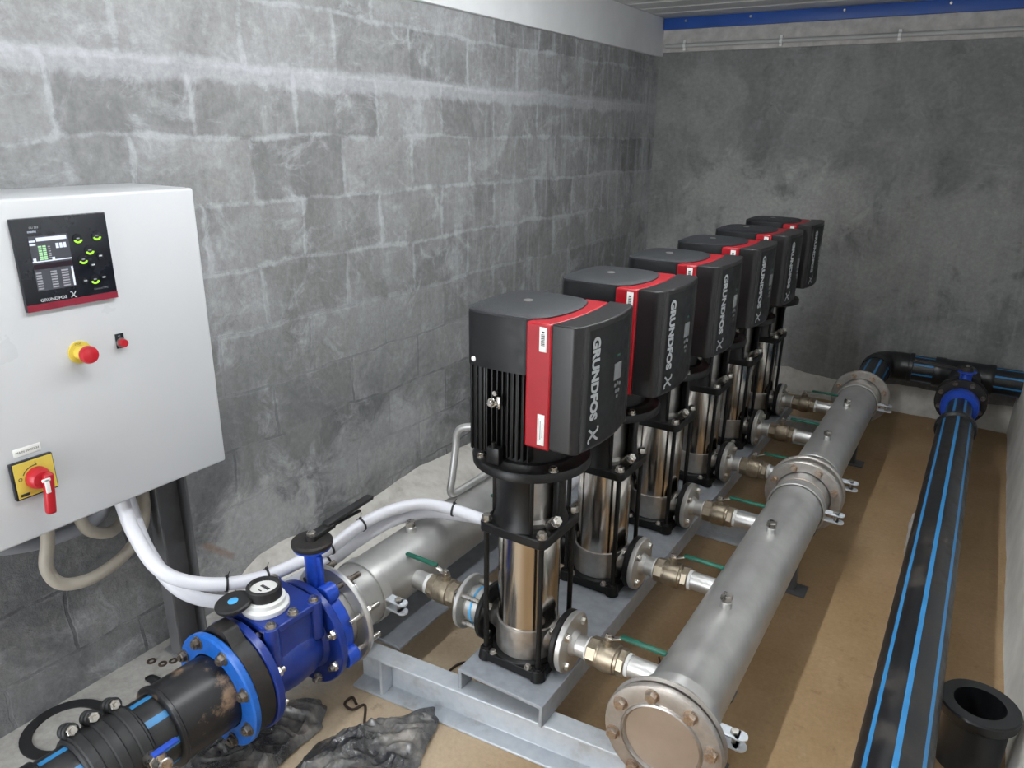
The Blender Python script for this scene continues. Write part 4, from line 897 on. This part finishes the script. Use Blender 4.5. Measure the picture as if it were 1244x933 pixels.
# butterfly valve
t = line('butterfly_valve', 'vivid blue butterfly valve with black hand lever beside the meter', 'valve', 0.055)
b = B(); b.lathe([(0.080, -0.025), (0.112, -0.025), (0.116, -0.020), (0.116, 0.018), (0.112, 0.0225), (0.080, 0.0225)], (0, 0, 0), AX, 64)
for k in range(4):
    a = PI/8+PI/4+k*PI/2; b.cyl((-0.020, 0.127*math.cos(a), 0.127*math.sin(a)), (0.018, 0.127*math.cos(a), 0.127*math.sin(a)), 0.026, None, 24, 0.002)
obj('valve_body', b, 'valve_blue', t)
b = B(); b.lathe([(0.021, 0.105), (0.021, 0.130), (0.022, 0.160), (0.022, 0.215), (0.026, 0.232), (0.050, 0.240), (0.052, 0.246)], (-0.003, 0, 0), (0, 0, 1), 32); b.box((-0.003, 0, 0.165), (0.014, 0.064, 0.11), 0.004); obj('neck', b, 'valve_blue', t)
h = B(); h.lathe([(0.052, 0.2465), (0.054, 0.250), (0.054, 0.258), (0.050, 0.262)], (-0.003, 0, 0), (0, 0, 1), 40); h.cyl((-0.003, 0, 0.262), (-0.003, 0, 0.275), 0.016, None, 20); h = obj('notch_plate', h, 'rusty_black', t)
b = B(); b.hexa((-0.003, 0, 0.274), (0, 0, 1), 0.012, 0.010); obj('nut', b, 'bolt', h)
b = B(); ld = V((-0.96, -0.10, 0.03))
c0 = V((-0.005, 0, 0.268))
R3 = Matrix.Rotation(math.atan2(ld.y, ld.x), 3, 'Z')
b.box(c0+ld*0.035, (0.085, 0.030, 0.014), 0.004, rot=R3); b.box(c0+ld*0.15+V((0, 0, 0.006)), (0.19, 0.026, 0.013), 0.005, rot=R3); b.box(c0+ld*0.135+V((0, -0.003, -0.014)), (0.13, 0.009, 0.008), 0.003, rot=R3@Matrix.Rotation(math.radians(4), 3, 'Y')); obj('lever', b, 'rubber', h)
# water meter
t = line('water_meter', 'royal blue flanged water meter with white dial head and open black lid', 'water meter', 0.19)
b = B(); b.lathe([(0.078, -0.1105), (0.1425, -0.1105), (0.1455, -0.1075), (0.1455, -0.0915), (0.1425, -0.0885), (0.098, -0.088), (0.090, -0.075), (0.098, -0.050), (0.102, 0.0), (0.098, 0.050), (0.090, 0.078), (0.098, 0.0905), (0.1425, 0.091), (0.1455, 0.094), (0.1455, 0.109), (0.1425, 0.112), (0.078, 0.112)], (0, 0, 0), AX, 72)
body = obj('meter_body', b, 'royal', t)
b = B(); b.prism(round_poly([(-0.072, -0.085), (0.072, -0.085), (0.072, 0.085), (-0.072, 0.085)], 0.03), (0, 0, 0), (1, 0, 0), (0, 1, 0), (0, 0, 1), 0.02, 0.132); b.prism(round_poly([(-0.080, -0.092), (0.080, -0.092), (0.080, 0.092), (-0.080, 0.092)], 0.03), (0, 0, 0), (1, 0, 0), (0, 1, 0), (0, 0, 1), 0.128, 0.146)
for sx in (-1, 1):
    for sy in (-1, 1): b.cyl((sx*0.066, sy*0.078, 0.04), (sx*0.066, sy*0.078, 0.148), 0.019, None, 20)
obj('top_housing', b, 'royal', t, bevel=0.003)
for sx, sy in ((-1, -1), (1, -1), (1, 1), (-1, 1), (0, -1), (0, 1)):
    b = B(); b.cyl((sx*0.066, sy*0.078, 0.147), (sx*0.066, sy*0.078, 0.150), 0.014, None, 16); b.hexa((sx*0.066, sy*0.078, 0.150), (0, 0, 1), 0.0115, 0.009); obj('bolt', b, 'bolt', t)
for sgn, xx in ((-1, -0.0885), (1, 0.091)):
    for k in (0, 1, 2, 3, 4, 5, 6, 7):
        a = PI/8+k*PI/4; b = B(); b.hexa((xx, 0.1265*math.cos(a), 0.1265*math.sin(a)), (-sgn, 0, 0), 0.013, 0.012); b.cyl((xx, 0.1265*math.cos(a), 0.1265*math.sin(a)), (xx-sgn*0.022, 0.1265*math.cos(a), 0.1265*math.sin(a)), 0.0075, None, 10); obj('bolt', b, 'bolt', body)
b = B(); b.lathe([(0.056, 0.146), (0.058, 0.149), (0.058, 0.160), (0.050, 0.165), (0.050, 0.176), (0.044, 0.180)], (0.02, 0.0, 0), (0, 0, 1), 48); hd = obj('dial_head', b, 'white_plastic', t)
b = B(); b.lathe([(0.036, 0.178), (0.0425, 0.179), (0.0425, 0.206), (0.040, 0.209), (0.0345, 0.209), (0.033, 0.200), (0.034, 0.178)], (0.02, 0, 0), (0, 0, 1), 48, closed=True); obj('dial_collar', b, 'rubber', hd)
b = B(); b.lathe([(0.0335, 0.178), (0.0335, 0.200)], (0.02, 0, 0), (0, 0, 1), 40); dl = obj('dial_face', b, 'white_plastic', hd)
b = B()
for k in range(5): b.box((0.016, -0.012+k*0.006, 0.2003), (0.008, 0.0045, 0.001))
b.box((0.032, 0.0, 0.2003), (0.003, 0.012, 0.001)); obj('counter', b, 'print_black', dl)
b = B(); b.lathe([(0.036, 0.0), (0.043, 0.0), (0.0445, 0.003), (0.0445, 0.009), (0.041, 0.012)], (0.088, -0.028, 0.178), (0.12, -0.06, 1), 44); lid = obj('lid', b, 'rubber', hd)
b = B(); b.lathe([(0.0125, 0.0), (0.0125, 0.0012), (0.011, 0.0016)], V((0.088, -0.028, 0.178))+V((0.12, -0.06, 1)).normalized()*0.0118, (0.12, -0.06, 1), 28); obj('lid_emblem', b, 'lid_blue', lid)
b = B(); b.box((0.060, -0.014, 0.182), (0.024, 0.018, 0.010), 0.003); obj('hinge', b, 'rubber', hd)
b = B(); b.box((0.052, -0.052, 0.166), (0.018, 0.012, 0.040), 0.004); obj('signal_plug', b, 'white_plastic', hd)
# black wafer, blue backing flange, polyethylene stub and pipe
t = line('wafer_plate', 'black iron wafer with brown rust between meter and bright blue flange', 'flange', 0.302)
b = B(); b.lathe([(0.080, 0.0005), (0.136, 0.0005), (0.138, 0.003), (0.138, 0.044), (0.136, 0.0465), (0.080, 0.0465)], (0, 0, 0), AX, 72); b.prism(round_poly([(-0.105, 0.085), (0.090, 0.085), (0.020, 0.160), (-0.030, 0.160)], 0.014), (0, 0.0, 0), (0, 1, 0), (0, 0, 1), (1, 0, 0), 0.004, 0.043); obj('wafer_disc', b, 'rusty_black', t)
t = line('backing_flange', 'bright blue bolted backing flange on the black pipe before the meter', 'flange', 0.350)
b = B(); b.ring(0.097, 0.146, 0.0, 0.020, (0, 0, 0), AX, 80, 0.004); obj('ring_plate', b, 'bright_blue', t)
for k in range(8):
    a = PI/8+k*PI/4; cy, cz = 0.1265*math.cos(a), 0.1265*math.sin(a); b = B()
    b.cyl((0.020, cy, cz), (0.023, cy, cz), 0.017, None, 20); b.hexa((0.023, cy, cz), AX, 0.0135, 0.011); b.cyl((0.0, cy, cz), (0.038, cy, cz), 0.0075, None, 10); obj('bolt', b, 'bolt_dark', t)
t = line('pipe_stub', 'black polyethylene stub smeared with clay inside the bright blue flange', 'pipe', 0.350)
b = B(); b.lathe([(0.080, 0.0), (0.0945, 0.0), (0.0945, 0.006), (0.0945, 0.150), (0.0985, 0.153), (0.0985, 0.161), (0.094, 0.164), (0.080, 0.164)], (0, 0, 0), AX, 72); obj('stub_collar', b, 'pe_dusty', t)
t = line('supply_pipe', 'black polyethylene pipe with blue stripes leading to the meter at lower left', 'pipe', 0.514)
b = B(); b.striped_pipe((0.0, 0, 0), (0.62, 0, 0), 0.083, 8, 0.10, 160, 5); obj('pipe_run', b, ['pe', 'stripe'], t)
b = B(); b.ring(0.083, 0.0885, 0.235, 0.262, (0, 0, 0), AX, 64, 0.003); obj('fusion_bead', b, 'pe', t)
t = line('saddle_clamp', 'black three-bolt saddle clamp around the striped pipe at lower left', 'clamp', 0.514)
b = B(); b.ring(0.0833, 0.092, 0.050, 0.180, (0, 0, 0), AX, 72, 0.004)
for xx in (0.070, 0.115, 0.160): b.ring(0.091, 0.0965, xx-0.012, xx+0.012, (0, 0, 0), AX, 72, 0.003)
sh = obj('band', b, 'rubber', t)
for k, sgn in ((0, 1), (1, -1)):
    ang = math.radians(62 if sgn > 0 else 242)
    for xx in (0.070, 0.115, 0.160):
        pass
for xx in (0.070, 0.115, 0.160):
    # lugs: towards the wall on top and the camera side below
    for (a0, nm) in ((math.radians(62), 'lug'), (math.radians(-118), 'lug')):
        d = V((0, -math.cos(a0), math.sin(a0))); p = V((xx, 0, 0))+d*0.104
        b = B(); tt = V((0, math.sin(a0), math.cos(a0)))
        b.cyl(p-tt*0.018-d*0.002, p-tt*0.003-d*0.002, 0.017, None, 18, 0.003); b.cyl(p+tt*0.003-d*0.002, p+tt*0.018-d*0.002, 0.017, None, 18, 0.003); lg = obj(nm, b, 'rubber', t)
        b = B(); b.hexa(p+tt*0.017, tt, 0.0115, 0.010); b.cyl(p-tt*0.03, p+tt*0.034, 0.0055, None, 10); obj('bolt', b, 'bolt', lg)

b = B(); b.cyl((0.070, 0.085, 0.025), (0.070, 0.112, 0.032), 0.017, None, 20, 0.002); b.cyl((0.070, 0.110, 0.0315), (0.070, 0.124, 0.035), 0.021, None, 6, 0.002); b.cyl((0.070, 0.122, 0.0345), (0.070, 0.150, 0.040), 0.0165, None, 20, 0.003); b.cyl((0.070, 0.136, 0.040), (0.070, 0.133, 0.066), 0.009, None, 14); tp = obj('tap', b, 'bolt', t)
b = B(); b.box((0.058, 0.133, 0.070), (0.056, 0.016, 0.007), 0.003); obj('tap_lever', b, 'valve_blue', tp)
# ------------------------------------------------------------------ polyethylene lines at the back and right
HX, HZ, HR, BY = 0.037, 0.290, 0.075, 4.76
t = thing('elbow_pipe', 'black polyethylene elbow with blue stripes turning from the manifold along the back wall', 'pipe', (MX, 4.0675, MZ))
b = B(); b.lathe([(0.102, -0.006), (0.102, 0.012), (0.080, 0.03), (0.077, 0.05)], (0, 0, 0), (0, 1, 0), 48); obj('stub_collar', b, 'pe', t)
b = B(); b.striped_pipe((0, 0.02, 0), (0, 0.53, 0), 0.075, 8, 0.25, 128, 3); obj('pipe_run', b, ['pe', 'stripe'], t)
b = B(); b.tube([(0, 0.50, 0), (0, 0.59, 0), (0.03, 0.6625, 0), (0.10, 0.6925, 0), (0.17, 0.6925, 0)], 0.081, 40, 8); b.ring(0.07, 0.0865, 0.155, 0.180, (0, 0.6925, 0), (1, 0, 0), 48, 0.003); obj('elbow', b, 'pe', t)
t = thing('header_pipe', 'black polyethylene pipe with blue stripes along the back wall, left of the tee', 'pipe', (MX+0.175, BY, MZ))
b = B(); b.striped_pipe((0, 0, 0), (HX-0.150-MX-0.175, 0, 0), 0.075, 8, 0.15, 128, 3); obj('pipe_run', b, ['pe', 'stripe'], t)
t = thing('pipe_tee', 'black polyethylene tee behind the blue valve by the back wall', 'pipe fitting', (HX, BY, MZ))
b = B(); b.lathe([(0.070, -0.158), (0.084, -0.158), (0.0865, -0.150), (0.0865, -0.110), (0.082, -0.100), (0.082, 0.100), (0.0865, 0.110), (0.0865, 0.130), (0.084, 0.138), (0.070, 0.138)], (0, 0, 0), (1, 0, 0), 56); b.lathe([(0.079, 0.05), (0.079, 0.416), (0.100, 0.424), (0.100, 0.4325)], (0, 0, 0), (0, -1, 0), 48); obj('tee_body', b, 'pe', t)
t = thing('header_pipe', 'black polyethylene pipe with blue stripes along the back wall, right of the tee', 'pipe', (HX+0.135, BY, MZ))
b = B(); b.striped_pipe((0, 0, 0), (0.138, 0, 0), 0.075, 8, 0.15, 128, 3); obj('pipe_run', b, ['pe', 'stripe'], t)
t = thing('butterfly_valve', 'blue butterfly valve with long black lever between the striped main and the back tee', 'valve', (HX, 4.285, MZ))
b = B(); b.lathe([(0.07, -0.03), (0.098, -0.03), (0.100, -0.027), (0.100, 0.027), (0.098, 0.03), (0.07, 0.03)], (0, 0, 0), (0, 1, 0), 48); b.lathe([(0.030, 0.09), (0.022, 0.11), (0.022, 0.140), (0.044, 0.150), (0.044, 0.156)], (0, 0, 0), (0, 0, 1), 28); b.box((0, 0, 0.12), (0.055, 0.014, 0.07), 0.004); obj('valve_body', b, 'valve_blue', t)
b = B(); b.box((-0.115, -0.01, 0.164), (0.27, 0.028, 0.014), 0.004, rot=Matrix.Rotation(math.radians(5), 3, 'Z') @ Matrix.Rotation(math.radians(5), 3, 'Y')); b.cyl((0, 0, 0.156), (0, 0, 0.178), 0.03, 0.024, 24); lv = obj('lever', b, 'rusty_black', t)
b = B(); b.hexa((0, 0, 0.178), (0, 0, 1), 0.010, 0.008); obj('nut', b, 'bolt', lv)
t = thing('flange_ring', 'black bolted flange in front of the blue valve at the back', 'flange', (HX, 4.235, MZ))
b = B(); b.ring(0.058, 0.118, 0.0, 0.018, (0, 0, 0), (0, 1, 0), 64, 0.004); obj('ring_plate', b, 'rusty_black', t)
bolt_circle(t, (0, 0, 0), (0, -1, 0), 0.100, 8, 0.011, 0.010, 'bolt_dark', PI/8)
t = thing('flange_ring', 'black bolted flange behind the blue valve, joined to the back tee', 'flange', (HX, 4.3155, MZ))
b = B(); b.ring(0.080, 0.118, 0.0, 0.0115, (0, 0, 0), (0, 1, 0), 64, 0.003); obj('ring_plate', b, 'rusty_black', t)
t = thing('coupling_sleeve', 'blue coated coupling collar on the narrow neck of the striped main', 'coupling', (HX, 4.150, MZ))
b = B(); b.lathe([(0.058, -0.03), (0.080, -0.03), (0.086, -0.022), (0.086, 0.045), (0.078, 0.060), (0.076, 0.0845), (0.058, 0.0845)], (0, 0, 0), (0, 1, 0), 56); obj('collar', b, 'valve_blue', t)
t = thing('main_pipe', 'long black polyethylene main with blue stripes running along the right side of the room', 'pipe', (HX, 0.80, HZ))
b = B(); b.striped_pipe((0, 0, 0), (0, 3.01, 0), HR, 8, -0.06, 160, 4); obj('pipe_run', b, ['pe_main', 'stripe'], t)
b = B(); b.lathe([(HR, 2.975), (0.086, 2.985), (0.087, 3.010), (0.080, 3.03), (0.0575, 3.05)], (0, 0, 0), (0, 1, 0), 56); obj('reducer_bead', b, 'pe', t)
b = B(); b.striped_pipe((0, 3.04, 0), (0, 3.345, 0), 0.057, 8, 0.3, 128, 4); obj('neck', b, ['pe', 'stripe'], t)
# rough concrete supports under the main
def rock(name, label, cat, loc, dims, seed, mat='concrete_block'):
    b = B(); bmesh.ops.create_icosphere(b.bm, subdivisions=4, radius=1.0)
    for v in b.bm.verts:
        p = v.co.copy(); m = max(abs(p.x), abs(p.y), abs(p.z)); p = p*(0.45+0.55/m*0.82)
        k = 1+0.14*noise.noise(p*1.7+V((seed, 0, 0)))+0.06*noise.noise(p*6+V((0, seed, 0)))
        v.co = V((p.x*dims[0]/2*k, p.y*dims[1]/2*k, p.z*dims[2]/2*k))
    zmin = min(v.co.z for v in b.bm.verts); 
    for v in b.bm.verts: v.co.z = max(0.0, v.co.z-zmin-0.01)
    zmax = max(v.co.z for v in b.bm.verts)
    for v in b.bm.verts: v.co.z *= dims[2]/zmax
    o = obj(name, b, mat, None, smooth=60, loc=loc); return tag(o, label, cat)
rock('concrete_lump', 'rough pale concrete lump propping the striped main halfway along', 'concrete', (HX-0.005, 2.97, 0), (0.20, 0.16, 0.216), 3.0)
rock('concrete_lump', 'rough concrete lump propping the far end of the striped main', 'concrete', (HX, 3.70, 0), (0.14, 0.14, 0.216), 8.0)

# black polyethylene spool standing between the main and the right wall
t = thing('pipe_spool', 'short black flanged pipe spool standing upright beside the right wall', 'pipe fitting', (0.205, 1.965, 0))
t.rotation_euler = (math.radians(0), math.radians(0), 0)
b = B(); b.lathe([(0.058, 0.0), (0.076, 0.0), (0.076, 0.150), (0.092, 0.158), (0.094, 0.162), (0.094, 0.183), (0.090, 0.187), (0.060, 0.187)], (0, 0, 0), (0, 0, 1), 64, closed=True); obj('spool_body', b, 'pe', t)

# ------------------------------------------------------------------ loose things on the floor
def ring_flat(name, label, cat, c, r, w, th, a0, a1, mat):
    b = B(); b.lathe([(r-w/2, 0.0), (r+w/2, 0.0), (r+w/2, th), (r-w/2, th)], (0, 0, 0), (0, 0, 1), 40, closed=True, a0=a0, a1=a1); o = obj(name, b, mat, None, loc=c); return tag(o, label, cat)
ring_flat('gasket_ring', 'flat black rubber gasket ring lying on the concrete beside the left wall', 'gasket', (-1.888, 0.720, 0.0), 0.095, 0.03, 0.004, 0.0, 2*PI, 'rubber')
for i, (x, y, r, lab) in enumerate([(-1.945, 1.010, 0.014, 'small dark washer on the concrete by the wall, farthest from the blue flange'), (-1.905, 1.022, 0.013, 'small dark washer by the wall, in the middle of three'), (-1.890, 1.048, 0.013, 'small dark washer by the wall, nearest the blue flange')]):
    b = B(); b.ring(r*0.5, r, 0, 0.003, (0, 0, 0), (0, 0, 1), 24, 0.0005); tag(obj('washer', b, 'rust_wire', None, loc=(x, y, 0)), lab, 'washer', 'washers on the floor by the left wall')
def wire(label, pts, r=0.004, mat='rust_wire', cat='wire', name='bent_wire'):
    o0 = V(pts[0]); b = B(); b.tube([V(p)-o0 for p in pts], r, 8, 6); tag(obj(name, b, mat, None, loc=o0), label, cat)
wire('small bent dark wire lying on the tan floor left of the nearest pump', [(-1.115, 1.45, 0.004), (-1.145, 1.48, 0.004), (-1.135, 1.53, 0.004), (-1.10, 1.55, 0.004)])
wire('dark wire loop with a tail by the left end of the front channel', [(-1.285, 1.222, 0.004), (-1.315, 1.235, 0.004), (-1.315, 1.205, 0.004), (-1.28, 1.200, 0.004), (-1.262, 1.232, 0.004), (-1.215, 1.18, 0.004), (-1.195, 1.17, 0.004)])
wire('curled dark wire on the shaded floor between the second pump and the manifold', [(-0.66, 1.80, 0.004), (-0.63, 1.825, 0.004), (-0.615, 1.86, 0.004), (-0.632, 1.895, 0.004)], 0.003)
rock('rubber_scrap', 'flattened dark scrap on the concrete between gasket ring and blue flange', 'scrap', (-1.845, 0.965, 0), (0.11, 0.035, 0.012), 4.0, 'rubber')
# crumpled plastic film in front of the skid
def crumple(name, label, outline, seed, amp, hump):
    pts = [V((x, y, 0)) for x, y in outline]
    xs = [p.x for p in pts]; ys = [p.y for p in pts]
    def inside(x, y):
        c = False; n = len(pts)
        for i in range(n):
            a, d = pts[i], pts[i-1]
            if (a.y > y) != (d.y > y) and x < (d.x-a.x)*(y-a.y)/(d.y-a.y)+a.x: c = not c
        return c
    def edge(x, y):
        m = 9.0; p = V((x, y, 0))
        for i in range(len(pts)):
            a, d = pts[i-1], pts[i]; e = d-a; f = max(0, min(1, (p-a).dot(e)/e.length_squared)); m = min(m, (p-a-e*f).length)
        return m
    o0 = V((sum(xs)/len(xs), sum(ys)/len(ys), 0)); b = B(); NA, NR = 300, 80; rows = []
    for k in range(NA):
        d = V((math.cos(2*PI*k/NA), math.sin(2*PI*k/NA), 0)); lo, hi = 0.0, 1.0
        for _ in range(22):
            m = (lo+hi)/2; p = o0+d*m
            if inside(p.x, p.y): lo = m
            else: hi = m
        lo *= 1+0.05*noise.noise(d*3+V((seed, 0, 0)))+0.03*noise.noise(d*11+V((0, seed, 0)))
        rows.append([o0+d*lo*((q+1)/NR) for q in range(NR)])
    def height(x, y, f):
        e = min(1, (1-f)/0.25)
        p, q = x*0.80+y*0.60, -x*0.60+y*0.80
        p2_, q2_ = p+0.06*noise.noise(V((x*6, y*6, seed+1))), q+0.06*noise.noise(V((x*6, y*6, seed+8)))
        r1 = 1-abs(noise.noise(V((p2_*4.0, q2_*13.0, seed)))*1.6); r2 = 1-abs(noise.noise(V((p2_*9.0, q2_*24.0, seed+4)))*1.5); r3 = 1-abs(noise.noise(V((p*26+q*8, q*22-p*9, seed+7)))*1.4)
        lift = 0.012*max(0.0, min(1.0, (y-(1.315+(x+0.85)*0.0875)+0.03)/0.03))
        return 0.004+lift+hump*e*(0.6+0.5*noise.noise(V((x*3, y*3, seed+2))))+amp*(0.2+0.8*e)*(0.55*max(0, r1)**2.2+0.32*max(0, r2)**2+0.16*max(0, r3)**2)
    VV = [[b.bm.verts.new((p.x-o0.x, p.y-o0.y, height(p.x, p.y, (q+1)/NR))) for q, p in enumerate(r)] for r in rows]
    c0 = b.bm.verts.new((0, 0, height(o0.x, o0.y, 0)))
    for k in range(NA):
        k2 = (k+1) % NA; b.face([c0, VV[k][0], VV[k2][0]])
        for q in range(NR-1): b.face([VV[k][q], VV[k][q+1], VV[k2][q+1], VV[k2][q]])
    o = obj(name, b, 'bag', None, smooth=70, loc=o0); m = o.modifiers.new('solid', 'SOLIDIFY'); m.thickness = 0.0015; m.offset = 1
    return tag(o, label, 'plastic sheet')
crumple('plastic_sheet', 'dark plastic film spread on the floor under the blue meter and flange', [(-1.50, 1.05), (-1.42, 1.15), (-1.385, 1.18), (-1.335, 1.155), (-1.30, 1.10), (-1.30, 1.0), (-1.29, 0.90), (-1.24, 0.70), (-1.26, 0.50), (-1.52, 0.80)], 2.0, 0.045, 0.016)
crumple('plastic_sheet', 'crumpled glossy dark plastic film on the tan floor in front of the skid channel', [(-1.268, 1.05), (-1.245, 1.13), (-1.19, 1.20), (-1.12, 1.285), (-1.085, 1.320), (-1.040, 1.290), (-1.015, 1.21), (-0.985, 1.12), (-0.955, 0.95), (-1.00, 0.78), (-1.17, 0.75), (-1.252, 0.93)], 6.0, 0.046, 0.012)

# ------------------------------------------------------------------ light, sky, camera
def area(name, loc, rot, sx, sy, power, col, spread=None):
    l = bpy.data.lights.new(name, 'AREA'); l.shape = 'RECTANGLE'; l.size = sx; l.size_y = sy; l.energy = power; l.color = col
    if spread: l.spread = spread
    o = bpy.data.objects.new(name, l); C.objects.link(o); o.location = loc; o.rotation_euler = rot; return o
t = thing('fluorescent_lamp', 'long fluorescent lamp hanging under the ceiling above the pumps', 'lamp', (-0.80, 1.72, 2.09))
MT['tube_glow'] = emit_mat('glowing tube', (0.94, 0.975, 1.0), 66.0)
MT['tube_glow_near'] = emit_mat('brighter glowing tube', (0.94, 0.975, 1.0), 74.0)
b = B(); b.cyl((0, -1.26, 0), (0, -0.01, 0), 0.019, None, 20); obj('lamp_tube', b, 'tube_glow_near', t)
b = B(); b.cyl((0, 0.01, 0), (0, 1.26, 0), 0.019, None, 20); obj('lamp_tube', b, 'tube_glow', t)
b = B(); b.box((0, 0, 0.068), (0.075, 2.56, 0.05), 0.006); b.box((0, -1.275, 0.03), (0.045, 0.03, 0.11), 0.004); b.box((0, 1.275, 0.03), (0.045, 0.03, 0.11), 0.004)
for yy in (-0.9, 0.9): b.box((0, yy, 0.131), (0.02, 0.02, 0.076))
obj('lamp_housing', b, 'white_plastic', t)
area('doorway_daylight', ((DX0+DX1)/2, Y0-0.22, 1.02), (math.radians(90), 0, 0), 0.92, 2.0, 58, (0.93, 0.97, 1.0))
w = bpy.data.worlds.new('world'); sc.world = w; w.use_nodes = True
w.node_tree.nodes['Background'].inputs[0].default_value = (0.80, 0.90, 1.0, 1); w.node_tree.nodes['Background'].inputs[1].default_value = 1.0
cam = bpy.data.cameras.new('camera'); cam.sensor_width = 36.0; cam.lens = 900.0/1244*36.0; cam.clip_start = 0.02
co = bpy.data.objects.new('camera', cam); C.objects.link(co); sc.camera = co
R = Matrix(((0.843323, 0.1837, -0.505036), (0.537251, -0.265512, 0.80054), (0.012966, -0.946445, -0.322606)))
right, down, fwd = R.col[0], R.col[1], R.col[2]
M = Matrix.Identity(4)
for i in range(3): M[i][0], M[i][1], M[i][2] = right[i], -down[i], -fwd[i]
M[2][3] = 1.57
co.matrix_world = M
sc.view_settings.view_transform = 'Standard'; sc.view_settings.look = 'None'; sc.view_settings.gamma = 1.0; sc.view_settings.use_curve_mapping = False
sc.view_settings.exposure = 0.0
